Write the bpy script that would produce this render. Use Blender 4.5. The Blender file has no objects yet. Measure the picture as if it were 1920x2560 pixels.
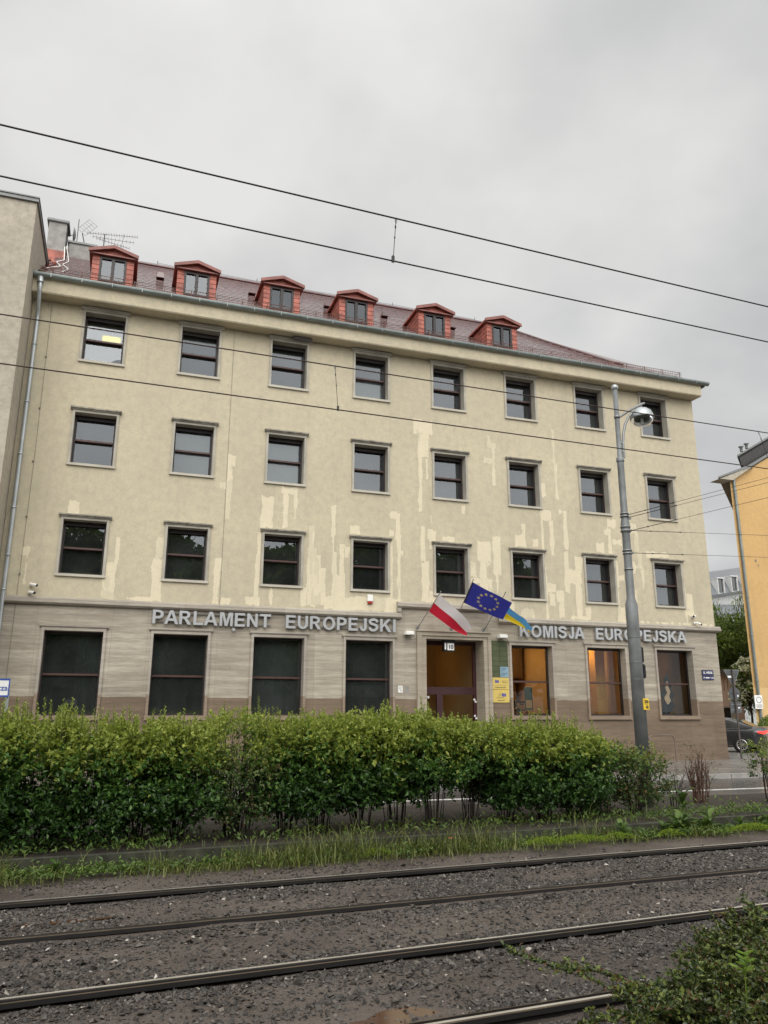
import bpy, bmesh, math, random
import numpy as np
from mathutils import Vector, Matrix
random.seed(7)
RNG = np.random.default_rng(11)
sc = bpy.context.scene
COL = sc.collection
PI = math.pi

# ------------------------------------------------------------------ materials
MATS = {}

def nodes_of(name):
    m = bpy.data.materials.new(name)
    m.use_nodes = True
    nt = m.node_tree
    b = nt.nodes['Principled BSDF']
    MATS[name] = m
    return m, nt, b

def N(nt, typ, **kw):
    n = nt.nodes.new(typ)
    for k, v in kw.items():
        if k.startswith('in_'):
            key = k[3:]
            key = int(key) if key.isdigit() else key
            n.inputs[key].default_value = v
        else:
            setattr(n, k, v)
    return n

def L(nt, a, b):
    nt.links.new(a, b)

def c4(c):
    return (c[0], c[1], c[2], 1.0)

def ramp(nt, fac, stops):
    r = N(nt, 'ShaderNodeValToRGB')
    els = r.color_ramp.elements
    while len(els) < len(stops):
        els.new(0.5)
    for e, (p, c) in zip(els, stops):
        e.position = p
        e.color = c4(c) if len(c) == 3 else c
    L(nt, fac, r.inputs[0])
    return r.outputs[0]

def mixc(nt, fac, a, b, mode='MIX'):
    m = N(nt, 'ShaderNodeMix', data_type='RGBA', blend_type=mode)
    for sock, v in ((m.inputs[0], fac), (m.inputs[6], a), (m.inputs[7], b)):
        if hasattr(v, 'is_linked'):
            L(nt, v, sock)
        elif isinstance(v, (int, float)):
            sock.default_value = v
        else:
            sock.default_value = c4(v)
    return m.outputs[2]

def pos(nt):
    return N(nt, 'ShaderNodeNewGeometry').outputs['Position']

def scaled(nt, vec, s):
    m = N(nt, 'ShaderNodeMapping')
    m.inputs['Scale'].default_value = s
    L(nt, vec, m.inputs[0])
    return m.outputs[0]

def noise(nt, vec, scale, detail=4, rough=0.55):
    n = N(nt, 'ShaderNodeTexNoise')
    n.inputs['Scale'].default_value = scale
    n.inputs['Detail'].default_value = detail
    n.inputs['Roughness'].default_value = rough
    L(nt, vec, n.inputs['Vector'])
    return n.outputs['Fac']

def bump(nt, b, h, strength=0.3, dist=0.01):
    n = N(nt, 'ShaderNodeBump')
    n.inputs['Strength'].default_value = strength
    n.inputs['Distance'].default_value = dist
    L(nt, h, n.inputs['Height'])
    L(nt, n.outputs[0], b.inputs['Normal'])

def mat(name, col, rough=0.6, metal=0.0, var=0.12, vscale=3.0, bmp=0.0, bscale=80, spec=0.5):
    """plain paint / stone / metal with a little uneven wear"""
    if name in MATS:
        return MATS[name]
    m, nt, b = nodes_of(name)
    p = pos(nt)
    n = noise(nt, p, vscale, 5)
    lo = tuple(max(0, c * (1 - var)) for c in col)
    hi = tuple(min(1, c * (1 + var)) for c in col)
    L(nt, ramp(nt, n, [(0.3, lo), (0.7, hi)]), b.inputs['Base Color'])
    b.inputs['Roughness'].default_value = rough
    b.inputs['Metallic'].default_value = metal
    b.inputs['Specular IOR Level'].default_value = spec
    if bmp:
        bump(nt, b, noise(nt, p, bscale, 3), bmp, 0.01)
    return m

def emit(name, col, strength, base=None):
    m, nt, b = nodes_of(name)
    b.inputs['Base Color'].default_value = c4(base or col)
    b.inputs['Emission Color'].default_value = c4(col)
    b.inputs['Emission Strength'].default_value = strength
    return m

def stucco(name, light, dark, stain, contrast=1.0):
    m, nt, b = nodes_of(name)
    p = pos(nt)
    big = noise(nt, p, 0.35, 6, 0.6)
    mid = noise(nt, p, 4.5, 7, 0.72)
    col = mixc(nt, ramp(nt, big, [(0.35, (0, 0, 0)), (0.68, (1, 1, 1))]), dark, light)
    col = mixc(nt, ramp(nt, mid, [(0.42, (0, 0, 0)), (0.80, (0.75, 0.75, 0.75))]), col, stain)
    st = noise(nt, scaled(nt, p, (2.4, 2.4, 0.14)), 1.0, 6, 0.6)       # rain runs
    col = mixc(nt, ramp(nt, st, [(0.54, (0, 0, 0)), (0.8, (0.5, 0.5, 0.5))]), col, stain)
    fine = noise(nt, p, 22, 4, .7)
    col = mixc(nt, 0.5, col, ramp(nt, fine, [(0.3, (0.72, 0.72, 0.72)), (0.7, (1, 1, 1))]), 'MULTIPLY')
    # grime under the eaves, beside and below ledges
    L(nt, col, b.inputs['Base Color'])
    b.inputs['Roughness'].default_value = 0.92
    b.inputs['Specular IOR Level'].default_value = 0.2
    bump(nt, b, noise(nt, p, 55, 4, 0.7), 0.35, 0.006)
    return m

def travertine(name, up_l, up_d, lo_l, lo_d, zsplit, pits=0.5):
    m, nt, b = nodes_of(name)
    p = pos(nt)
    band = noise(nt, scaled(nt, p, (0.42, 0.42, 7.0)), 1.0, 8, 0.68)
    fine = noise(nt, scaled(nt, p, (3, 3, 40.0)), 1.0, 5, 0.6)
    blk = N(nt, 'ShaderNodeTexBrick', offset=0.0)
    blk.inputs['Scale'].default_value = 1.0
    blk.inputs['Mortar Size'].default_value = 0.006
    blk.inputs['Brick Width'].default_value = 1.02
    blk.inputs['Row Height'].default_value = 1.36
    blk.inputs['Color1'].default_value = c4((0.84, 0.835, 0.83))
    blk.inputs['Color2'].default_value = c4((1.08, 1.08, 1.07))
    blk.inputs['Mortar'].default_value = c4((0.68, 0.66, 0.64))
    sw = N(nt, 'ShaderNodeSeparateXYZ'); L(nt, p, sw.inputs[0])
    cb = N(nt, 'ShaderNodeCombineXYZ')
    L(nt, sw.outputs[0], cb.inputs[0]); L(nt, sw.outputs[2], cb.inputs[1])
    L(nt, cb.outputs[0], blk.inputs['Vector'])
    upc = ramp(nt, band, [(0.32, up_d), (0.55, tuple((a + c) / 2 for a, c in zip(up_l, up_d))), (0.72, up_l)])
    loc_ = ramp(nt, band, [(0.32, lo_d), (0.72, lo_l)])
    z = N(nt, 'ShaderNodeMath', operation='GREATER_THAN')
    wob = N(nt, 'ShaderNodeMath', operation='MULTIPLY_ADD')
    L(nt, noise(nt, p, 2.5, 3), wob.inputs[0]); wob.inputs[1].default_value = 0.06
    L(nt, sw.outputs[2], wob.inputs[2])
    L(nt, wob.outputs[0], z.inputs[0]); z.inputs[1].default_value = zsplit + 0.03
    col = mixc(nt, z.outputs[0], loc_, upc)
    col = mixc(nt, 0.8, col, blk.outputs['Color'], 'MULTIPLY')
    big = noise(nt, p, 0.7, 4)
    col = mixc(nt, 0.6, col, ramp(nt, big, [(0.3, (0.75, 0.74, 0.72)), (0.7, (1, 1, 1))]), 'MULTIPLY')
    pit = noise(nt, scaled(nt, p, (9, 9, 16)), 1.0, 2)
    col = mixc(nt, pits, col, ramp(nt, pit, [(0.22, (0.45, 0.43, 0.4)), (0.34, (1, 1, 1))]), 'MULTIPLY')
    col = mixc(nt, 0.5, col, ramp(nt, fine, [(0.3, (0.55, 0.54, 0.53)), (0.62, (1.08, 1.08, 1.08))]), 'MULTIPLY')
    L(nt, col, b.inputs['Base Color'])
    b.inputs['Roughness'].default_value = 0.62
    b.inputs['Specular IOR Level'].default_value = 0.35
    bump(nt, b, fine, 0.2, 0.006)
    return m

def leaf_mat(name, c_lo, c_hi, rough=0.42, trans=0.3):
    m, nt, b = nodes_of(name)
    g = N(nt, 'ShaderNodeNewGeometry')
    col = ramp(nt, g.outputs['Random Per Island'], [(0.0, c_lo), (1.0, c_hi)])
    L(nt, col, b.inputs['Base Color'])
    b.inputs['Roughness'].default_value = rough
    b.inputs['Specular IOR Level'].default_value = 0.45
    t = N(nt, 'ShaderNodeBsdfTranslucent')
    L(nt, col, t.inputs['Color'])
    mx = N(nt, 'ShaderNodeMixShader'); mx.inputs[0].default_value = trans
    L(nt, b.outputs[0], mx.inputs[1]); L(nt, t.outputs[0], mx.inputs[2])
    L(nt, mx.outputs[0], nt.nodes['Material Output'].inputs['Surface'])
    return m

def glass(name, tint=0.8, ior=1.75, tcol=(0.9, 0.97, 0.95), veil=0.0):
    m, nt, b = nodes_of(name)
    nt.nodes.remove(b)
    f = N(nt, 'ShaderNodeFresnel'); f.inputs['IOR'].default_value = ior
    t = N(nt, 'ShaderNodeBsdfTransparent'); t.inputs[0].default_value = c4(tuple(tint * c for c in tcol))
    g = N(nt, 'ShaderNodeBsdfGlossy'); g.inputs['Roughness'].default_value = 0.0
    g.inputs['Color'].default_value = c4((0.9, 0.95, 1.0))
    bp = N(nt, 'ShaderNodeBump'); bp.inputs['Strength'].default_value = 0.02; bp.inputs['Distance'].default_value = 0.05
    L(nt, noise(nt, pos(nt), 1.6, 2), bp.inputs['Height']); L(nt, bp.outputs[0], g.inputs['Normal'])
    df = N(nt, 'ShaderNodeBsdfDiffuse'); df.inputs[0].default_value = c4((.36, .41, .395))
    md = N(nt, 'ShaderNodeMixShader'); L(nt, ramp(nt, noise(nt, pos(nt), .8, 3), [(.3, (veil * .6,) * 3), (.7, (veil * 1.4,) * 3)]), md.inputs[0])  # pale diffuse veil lifting dark panes, in place of reflected light
    L(nt, t.outputs[0], md.inputs[1]); L(nt, df.outputs[0], md.inputs[2])
    mx = N(nt, 'ShaderNodeMixShader')
    L(nt, f.outputs[0], mx.inputs[0]); L(nt, md.outputs[0], mx.inputs[1]); L(nt, g.outputs[0], mx.inputs[2])
    L(nt, mx.outputs[0], nt.nodes['Material Output'].inputs['Surface'])
    return m

# ------------------------------------------------------------------ objects
ORG = {}

def tag(o, label=None, cat=None, group=None, kind=None):
    if label: o['label'] = label
    if cat: o['category'] = cat
    if group: o['group'] = group
    if kind: o['kind'] = kind
    return o

def empty(name, loc, label=None, cat=None, group=None, rz=0.0):
    o = bpy.data.objects.new(name, None)
    o.empty_display_size = 0.2
    COL.objects.link(o)
    o.location = loc
    o.rotation_euler = (0, 0, rz)
    ORG[o.name] = Vector(loc)
    return tag(o, label, cat, group)

def link_mesh(name, me, mats, parent=None, org=None, loc=(0, 0, 0)):
    for m in mats:
        me.materials.append(MATS[m] if isinstance(m, str) else m)
    o = bpy.data.objects.new(name, me)
    COL.objects.link(o)
    o.location = loc
    if parent:
        o.parent = parent
    return o

def dup(o, loc=None, parent=None, label=None, group=None, rz=None):
    c = o.copy()
    COL.objects.link(c)
    if parent is not None: c.parent = parent
    if loc is not None: c.location = loc
    if rz is not None: c.rotation_euler = (0, 0, rz)
    if label: c['label'] = label
    if group: c['group'] = group
    for ch in list(o.children):
        dup(ch, parent=c)
    return c

class MB:
    """collects shapes and links them as ONE mesh"""
    def __init__(s):
        s.v = []; s.f = []; s.m = []; s.sm = []

    def add(s, vs, fs, m=0, smooth=False):
        o = len(s.v)
        s.v += [tuple(v) for v in vs]
        for f in fs:
            s.f.append(tuple(i + o for i in f)); s.m.append(m); s.sm.append(smooth)
        return s

    def box(s, x0, x1, y0, y1, z0, z1, m=0):
        vs = [(x, y, z) for z in (z0, z1) for y in (y0, y1) for x in (x0, x1)]
        return s.add(vs, [(0, 2, 3, 1), (4, 5, 7, 6), (0, 1, 5, 4), (2, 6, 7, 3), (0, 4, 6, 2), (1, 3, 7, 5)], m)

    def bevbox(s, x0, x1, y0, y1, z0, z1, b=0.01, m=0):
        bm = bmesh.new()
        bmesh.ops.create_cube(bm, size=1)
        for v in bm.verts:
            v.co = Vector(((x0 + x1) / 2 + v.co.x * (x1 - x0), (y0 + y1) / 2 + v.co.y * (y1 - y0), (z0 + z1) / 2 + v.co.z * (z1 - z0)))
        bmesh.ops.bevel(bm, geom=bm.edges[:], offset=b, segments=2, affect='EDGES')
        bm.verts.index_update()
        s.add([v.co for v in bm.verts], [[v.index for v in f.verts] for f in bm.faces], m)
        bm.free()
        return s

    def quad(s, a, b, c, d, m=0):
        return s.add([a, b, c, d], [(0, 1, 2, 3)], m)

    def prism(s, poly, axis, a, b, m=0, caps=True):
        """poly: 2-D outline; axis: x / y / z extrusion"""
        n = len(poly)
        def p3(p, t):
            if axis == 'x': return (t, p[0], p[1])
            if axis == 'y': return (p[0], t, p[1])
            return (p[0], p[1], t)
        vs = [p3(p, a) for p in poly] + [p3(p, b) for p in poly]
        fs = [(i, (i + 1) % n, n + (i + 1) % n, n + i) for i in range(n)]
        if caps:
            fs += [tuple(range(n - 1, -1, -1)), tuple(range(n, 2 * n))]
        return s.add(vs, fs, m)

    def tube(s, pts, r, n=8, m=0, caps=True, smooth=True):
        pts = [Vector(p) for p in pts]
        rs = r if isinstance(r, (list, tuple)) else [r] * len(pts)
        rings = []
        prev = None
        for i, p in enumerate(pts):
            if i == 0: d = pts[1] - p
            elif i == len(pts) - 1: d = p - pts[i - 1]
            else: d = (pts[i + 1] - p).normalized() + (p - pts[i - 1]).normalized()
            if d.length < 1e-9: d = Vector((0, 0, 1))
            d.normalize()
            u = prev if prev is not None else (Vector((0, 0, 1)) if abs(d.z) < 0.9 else Vector((1, 0, 0)))
            u = u - d * u.dot(d)
            if u.length < 1e-6: u = d.orthogonal()
            u.normalize(); prev = u
            w = d.cross(u)
            rings.append([p + (u * math.cos(2 * PI * k / n) + w * math.sin(2 * PI * k / n)) * rs[i] for k in range(n)])
        vs = [v for rg in rings for v in rg]
        fs = []
        for i in range(len(rings) - 1):
            for k in range(n):
                fs.append((i * n + k, i * n + (k + 1) % n, (i + 1) * n + (k + 1) % n, (i + 1) * n + k))
        s.add(vs, fs, m, smooth)
        if caps:
            s.add(rings[0], [tuple(range(n - 1, -1, -1))], m)
            s.add(rings[-1], [tuple(range(n))], m)
        return s

    def lathe(s, prof, c, n=20, m=0, axis='z', smooth=True):
        """prof: list of (radius, height)"""
        vs = []; fs = []
        for (r, h) in prof:
            for k in range(n):
                a = 2 * PI * k / n
                q = (r * math.cos(a), r * math.sin(a), h)
                if axis == 'y': q = (q[0], q[2], q[1])
                if axis == 'x': q = (q[2], q[0], q[1])
                vs.append((c[0] + q[0], c[1] + q[1], c[2] + q[2]))
        for i in range(len(prof) - 1):
            for k in range(n):
                fs.append((i * n + k, i * n + (k + 1) % n, (i + 1) * n + (k + 1) % n, (i + 1) * n + k))
        return s.add(vs, fs, m, smooth)

    def disc(s, c, r, n=24, m=0, axis='y', thick=0.01):
        h = thick / 2
        return s.lathe([(0.0001, -h), (r, -h), (r, h), (0.0001, h)], c, n, m, axis, False)

    def text(s, body, h, x, z, y, depth=0.01, bold=0.0, m=0, align='CENTER', width=None):
        """upright lettering on a wall that faces -y; h = cap height"""
        vs, fs = glyphs(body, bold, align)
        if not len(vs): return s
        k = h / 0.729
        kx = k
        if width:
            kx = width / max(1e-6, (max(v[0] for v in vs) - min(v[0] for v in vs)))
        out = [(x + v[0] * kx, y - (0.5 - v[2]) * 0 - (depth if v[2] > 0 else 0), z + v[1] * k) for v in vs]
        return s.add(out, fs, m)

    def build(s, name, mats, parent=None, label=None, cat=None, group=None, kind=None, loc=None, local=False):
        me = bpy.data.meshes.new(name)
        if loc is not None: off = Vector(loc)
        elif parent is not None and not local: off = ORG.get(parent.name, Vector((0, 0, 0)))
        else: off = Vector((0, 0, 0))
        me.from_pydata([tuple(Vector(v) - off) for v in s.v], [], s.f)
        me.polygons.foreach_set('material_index', s.m)
        me.polygons.foreach_set('use_smooth', s.sm)
        me.update()
        o = link_mesh(name, me, mats if isinstance(mats, (list, tuple)) else [mats], parent)
        if parent is None: o.location = off
        elif loc is not None: o.location = off - ORG.get(parent.name, Vector((0, 0, 0)))
        ORG[o.name] = off
        return tag(o, label, cat, group, kind)

_GL = {}
def glyphs(body, bold=0.0, align='CENTER'):
    key = (body, bold, align)
    if key in _GL: return _GL[key]
    cu = bpy.data.curves.new('t', 'FONT')
    cu.body = body; cu.size = 1.0; cu.extrude = 0.5; cu.offset = bold; cu.align_x = align
    cu.resolution_u = 4
    o = bpy.data.objects.new('t', cu)
    COL.objects.link(o)
    dg = bpy.context.evaluated_depsgraph_get()
    me = bpy.data.meshes.new_from_object(o.evaluated_get(dg))
    vs = [tuple(v.co) for v in me.vertices]; fs = [tuple(p.vertices) for p in me.polygons]
    bpy.data.objects.remove(o); bpy.data.curves.remove(cu); bpy.data.meshes.remove(me)
    _GL[key] = (vs, fs)
    return vs, fs

def np_mesh(name, V, F, midx, mats, parent=None, org=None, smooth=False, **tg):
    """V (n,3) array, F (m,k) array of equal polygons"""
    V = np.asarray(V, np.float32)
    if org is not None: V = V - np.asarray(org, np.float32)
    F = np.asarray(F, np.int32)
    m, k = F.shape
    me = bpy.data.meshes.new(name)
    me.vertices.add(len(V)); me.vertices.foreach_set('co', V.ravel())
    me.loops.add(m * k); me.loops.foreach_set('vertex_index', F.ravel())
    me.polygons.add(m)
    me.polygons.foreach_set('loop_start', np.arange(0, m * k, k, dtype=np.int32))
    if np.ndim(midx) == 0: midx = np.full(m, midx)
    me.polygons.foreach_set('material_index', np.asarray(midx, np.int32))
    me.polygons.foreach_set('use_smooth', np.full(m, smooth))
    me.update(calc_edges=True)
    me.validate()
    o = link_mesh(name, me, mats, parent)
    if parent is None and org is not None: o.location = org
    return tag(o, **tg)

def unit(a):
    return a / np.maximum(np.linalg.norm(a, axis=1, keepdims=True), 1e-9)

def leaves(C, D, Lg, Wd, rng, flat=0.6, fold=0.25):
    """folded two-triangle leaves at C pointing along D; returns V, F"""
    n = len(C)
    D = unit(D)
    up = np.tile([0, 0, 1.0], (n, 1)) * flat + rng.normal(0, 0.55, (n, 3))
    S = unit(np.cross(D, up))
    Nn = unit(np.cross(S, D))
    Lg = np.broadcast_to(Lg, (n,))[:, None]; Wd = np.broadcast_to(Wd, (n,))[:, None]
    base = C; tip = C + D * Lg
    mid = C + D * Lg * 0.45 + Nn * Wd * fold
    a = mid + S * Wd * 0.5; b = mid - S * Wd * 0.5
    V = np.stack([base, a, tip, b], 1).reshape(-1, 3)
    i = np.arange(n)[:, None] * 4
    F = np.concatenate([i + [[0, 1, 2]], i + [[0, 2, 3]]], 1).reshape(-1, 3)
    return V, F

def pol(V):
    return np.concatenate(V)

class LeafBag:
    def __init__(s): s.V = []; s.F = []; s.M = []; s.n = 0
    def add(s, V, F, m):
        s.V.append(V); s.F.append(F + s.n); s.n += len(V)
        s.M.append(np.full(len(F), m) if np.ndim(m) == 0 else np.asarray(m))
    def build(s, name, mats, parent, org):
        return np_mesh(name, np.concatenate(s.V), np.concatenate(s.F), np.concatenate(s.M), mats, parent, org)
PATCH=[(-0.51,-0.21,7.43,7.78),(0.92,1.04,5.97,6.82),(0.62,1.01,4.89,5.98),(2.09,2.31,6.21,6.86),(2.02,2.34,4.89,6.21),(1.36,2.02,4.88,5.0),(3.88,4.12,5.94,6.33),(3.87,4.05,4.87,5.98),(4.1,4.37,9.55,9.76),(4.11,4.28,7.59,9.54),(3.93,4.22,8.63,8.83),(4.15,4.41,4.91,5.08),(4.89,5.23,4.9,5.16),(-1.51,-1.45,5.21,6.15),(-1.64,-1.45,6.06,6.29),(4.11,4.36,9.4,9.59),(3.92,4.1,8.61,8.83),(5.26,5.66,7.43,8.47),(5.92,6.47,8.63,8.87),(5.98,6.15,7.47,8.86),(6.34,6.45,7.8,8.89),(5.2,5.34,5.53,7.31),(5.15,5.28,4.91,6.54),(4.88,5.35,4.9,5.17),(5.64,5.75,4.93,5.5),(4.12,4.43,4.89,5.11),(6.89,7.03,6.81,7.62),(6.84,7.13,4.96,6.86),(7.12,7.28,6.15,6.63),(7.04,7.45,5.02,6.25),(6.65,6.86,4.93,5.56),(7.62,7.77,7.3,8.34),(7.66,7.73,6.76,7.3),(7.67,7.83,5.99,6.79),(7.91,8.09,6.01,7.05),(8.08,8.28,6.65,6.99),(7.68,8.12,4.89,6.05),(7.44,7.73,4.89,5.32),(8.12,10.06,4.89,5.34),(8.27,8.61,7.43,7.74),(9.67,10.06,8.1,8.3),(9.87,10.06,7.32,8.13),(9.64,9.83,7.43,7.7),(9.94,10.08,4.93,7.32),(9.68,9.79,5.37,7.35),(10.06,10.17,6.8,7.02),(10.57,11.31,11.28,11.83),(10.75,11.15,10.41,11.33),(10.76,10.88,8.41,10.4),(11.03,11.12,9.66,10.42),(13.47,13.6,11.12,11.56),(13.53,13.79,11.05,11.29),(13.64,13.75,9.65,11.06),(13.32,13.69,10.46,10.69),(16.2,16.29,10.72,12.15),(16.23,16.34,9.36,10.74),(12.4,12.5,8.47,8.77),(11.16,11.24,8.08,8.28),(10.8,10.98,6.65,7.92),(10.83,11.1,5.28,6.65),(11.05,11.38,7.41,7.8),(11.11,11.23,7.13,7.41),(11.63,12.07,7.42,7.62),(11.09,11.37,5.29,5.67),(12.64,12.88,6.22,6.77),(12.67,13.01,6.03,6.22),(12.95,13.47,6.8,7.52),(13.02,13.28,6.16,6.79),(13.29,13.44,6.65,6.81),(13.01,13.5,5.7,6.21),(13.57,13.85,6.39,7.76),(13.63,13.74,5.72,6.43),(14.47,14.9,7.44,7.91),(14.74,14.9,7.92,8.29),(15.19,15.41,7.46,7.75),(15.6,15.8,9.42,9.96),(15.54,15.64,7.44,9.41),(15.56,16.01,8.53,8.87),(15.9,16.05,7.2,8.55),(16.32,16.65,8.81,8.96),(16.5,16.65,7.46,8.82),(16.43,16.64,5.88,7.42),(16.88,17.18,6.62,7.21),(16.64,17.15,6.21,6.74),(16.86,17.09,4.96,6.21),(15.59,15.69,4.9,6.75),(15.71,16.03,5.83,6.19),(15.74,15.99,5.39,5.83),(16.04,16.36,5.52,5.93),(16.14,16.33,4.93,5.53),(14.57,15.1,4.91,5.23),(14.14,14.32,5.0,5.4),(17.21,17.44,4.96,5.4),(16.6,17.45,4.91,5.05),(17.86,18.2,7.44,7.8),(18.39,18.77,8.45,8.77),(18.37,18.55,7.42,8.45),(18.23,18.45,8.16,8.35),(18.55,19.0,7.8,8.01),(18.61,18.75,6.21,7.17),(18.7,19.0,6.45,6.64),(18.59,18.7,4.93,6.25),(18.67,18.92,4.9,5.43),(19.42,19.72,8.33,8.69),(19.58,19.75,7.62,8.34),(19.66,19.83,6.92,7.63),(19.51,19.83,6.92,7.08),(19.77,19.87,6.19,6.93),(19.42,19.5,4.92,6.14),(19.37,19.51,6.71,7.22),(20.06,20.67,7.43,7.63),(20.66,21.09,7.45,7.63),(21.62,21.72,4.85,6.57),(21.74,22.02,5.48,6.11),(21.69,22.02,5.25,5.48),(19.49,22.88,4.91,4.95)]
# ------------------------------------------------------------------ camera
f_px, yaw, pitch, roll = 1935.0, math.radians(18.8066), math.radians(14.3934), math.radians(0.1486)
cy_, sy_, cp_, sp_ = math.cos(yaw), math.sin(yaw), math.cos(pitch), math.sin(pitch)
fw = Vector((sy_ * cp_, cy_ * cp_, sp_)); rt = Vector((cy_, -sy_, 0)); up = rt.cross(fw)
r2 = rt * math.cos(roll) + up * math.sin(roll); u2 = -rt * math.sin(roll) + up * math.cos(roll)
cam = bpy.data.cameras.new('camera')
cam.sensor_fit = 'VERTICAL'; cam.sensor_height = 24.0; cam.lens = 24.0 * f_px / 2560.0
cam.clip_start = 0.1; cam.clip_end = 3000
camo = bpy.data.objects.new('camera', cam); COL.objects.link(camo)
M4 = Matrix(((r2.x, u2.x, -fw.x, 1.2041), (r2.y, u2.y, -fw.y, -24.2701), (r2.z, u2.z, -fw.z, 1.715), (0, 0, 0, 1)))
camo.matrix_world = M4
sc.camera = camo

# ------------------------------------------------------------------ light: overcast sky and a very soft sun behind the cloud
SUN_EL, SUN_AZ = math.radians(44), math.radians(200)      # azimuth from +y, clockwise
w = bpy.data.worlds.new('World'); sc.world = w; w.use_nodes = True
nt = w.node_tree
for n in list(nt.nodes): nt.nodes.remove(n)
out = N(nt, 'ShaderNodeOutputWorld')
tc = N(nt, 'ShaderNodeTexCoord')
sky = N(nt, 'ShaderNodeTexSky', sky_type='NISHITA')
sky.sun_disc = False; sky.sun_elevation = SUN_EL; sky.sun_rotation = SUN_AZ
bg1 = N(nt, 'ShaderNodeBackground'); bg1.inputs[1].default_value = 0.06
L(nt, sky.outputs[0], bg1.inputs[0])
sep = N(nt, 'ShaderNodeSeparateXYZ'); L(nt, tc.outputs['Generated'], sep.inputs[0])
# cloud deck: project the direction on a plane overhead
den = N(nt, 'ShaderNodeMath', operation='ADD'); L(nt, sep.outputs[2], den.inputs[0]); den.inputs[1].default_value = 0.32
dv = N(nt, 'ShaderNodeVectorMath', operation='DIVIDE'); L(nt, tc.outputs['Generated'], dv.inputs[0])
cmb = N(nt, 'ShaderNodeCombineXYZ')
for i in range(3): L(nt, den.outputs[0], cmb.inputs[i])
L(nt, cmb.outputs[0], dv.inputs[1])
n1 = noise(nt, scaled(nt, dv.outputs[0], (1.0, 1.0, 0.6)), 1.7, 5, 0.5)
nt_map = nt.nodes
n2 = noise(nt, scaled(nt, dv.outputs[0], (1.3, 1.0, 0.5)), 5.0, 6, 0.55)
cl = mixc(nt, 0.22, ramp(nt, n1, [(0.32, (0.70, 0.705, 0.715)), (0.5, (0.94, 0.94, 0.935)), (0.66, (1.22, 1.21, 1.185))]),
          ramp(nt, n2, [(0.25, (0.78, 0.78, 0.79)), (0.75, (1.16, 1.16, 1.14))]))
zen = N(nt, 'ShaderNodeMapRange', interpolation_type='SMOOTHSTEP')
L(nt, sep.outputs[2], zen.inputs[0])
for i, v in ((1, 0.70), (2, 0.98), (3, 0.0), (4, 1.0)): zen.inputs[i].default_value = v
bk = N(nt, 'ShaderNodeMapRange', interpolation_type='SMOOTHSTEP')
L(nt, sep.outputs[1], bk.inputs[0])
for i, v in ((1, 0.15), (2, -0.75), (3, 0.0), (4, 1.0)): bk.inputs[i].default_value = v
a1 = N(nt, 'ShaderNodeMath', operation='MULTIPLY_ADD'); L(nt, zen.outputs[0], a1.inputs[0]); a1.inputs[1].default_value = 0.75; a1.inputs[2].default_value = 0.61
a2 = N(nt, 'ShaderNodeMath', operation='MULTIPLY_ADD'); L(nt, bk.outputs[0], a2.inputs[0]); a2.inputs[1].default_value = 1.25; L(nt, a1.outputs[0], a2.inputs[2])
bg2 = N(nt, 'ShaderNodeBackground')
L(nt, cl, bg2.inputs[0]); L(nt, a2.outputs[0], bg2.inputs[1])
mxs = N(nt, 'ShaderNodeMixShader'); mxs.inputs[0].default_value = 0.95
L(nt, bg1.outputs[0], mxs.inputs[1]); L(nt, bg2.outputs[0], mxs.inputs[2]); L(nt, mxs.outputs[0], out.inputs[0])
sl = bpy.data.lights.new('sun', 'SUN'); sl.energy = 1.5; sl.angle = math.radians(50); sl.color = (1.0, 0.97, 0.92)
so = bpy.data.objects.new('sun', sl); COL.objects.link(so)
sd = Vector((math.sin(SUN_AZ) * math.cos(SUN_EL), math.cos(SUN_AZ) * math.cos(SUN_EL), math.sin(SUN_EL)))
so.rotation_euler = sd.to_track_quat('Z', 'Y').to_euler()
so.location = (0, -40, 60)
sc.view_settings.view_transform = 'Standard'; sc.view_settings.look = 'None'
sc.view_settings.exposure = 0.2; sc.view_settings.gamma = 1.0; sc.view_settings.use_curve_mapping = False
sc.cycles.transparent_max_bounces = 12
sc.cycles.max_bounces = 8
sc.cycles.diffuse_bounces = 4

# ------------------------------------------------------------------ material library
stucco('stucco', (0.59, 0.52, 0.37), (0.51, 0.453, 0.33), (0.365, 0.335, 0.262)); stucco('stucco_faded', (0.67, 0.60, 0.435), (0.61, 0.545, 0.395), (0.52, 0.465, 0.345))
stucco('stucco_patch', (0.725, 0.65, 0.475), (0.68, 0.605, 0.44), (0.60, 0.535, 0.39))
stucco('stucco_grey', (0.50, 0.445, 0.36), (0.38, 0.345, 0.28), (0.22, 0.205, 0.165))
stucco('stucco_yellow', (0.64, 0.415, 0.18), (0.56, 0.36, 0.155), (0.43, 0.29, 0.14))
stucco('stucco_yellow_band', (0.70, 0.48, 0.23), (0.66, 0.45, 0.21), (0.57, 0.40, 0.20))
stucco('stucco_pink', (0.66, 0.48, 0.37), (0.58, 0.42, 0.33), (0.46, 0.35, 0.29))
travertine('travertine', (0.58, 0.525, 0.43), (0.275, 0.242, 0.192), (0.26, 0.192, 0.133), (0.145, 0.106, 0.075), 2.08)
travertine('travertine_trim', (0.47, 0.43, 0.365), (0.34, 0.305, 0.255), (0.32, 0.245, 0.18), (0.25, 0.19, 0.14), 2.15, 0.2)
travertine('travertine_portal', (0.46, 0.405, 0.32), (0.33, 0.285, 0.22), (0.35, 0.29, 0.22), (0.27, 0.22, 0.165), 1.2, 0.9)
mat('stone_frame', (0.36, 0.335, 0.28), 0.8, var=0.2, vscale=2.0, bmp=0.1)
mat('stone_hood', (0.27, 0.25, 0.205), 0.85, var=0.45, vscale=5.0, bmp=0.15)
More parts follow.
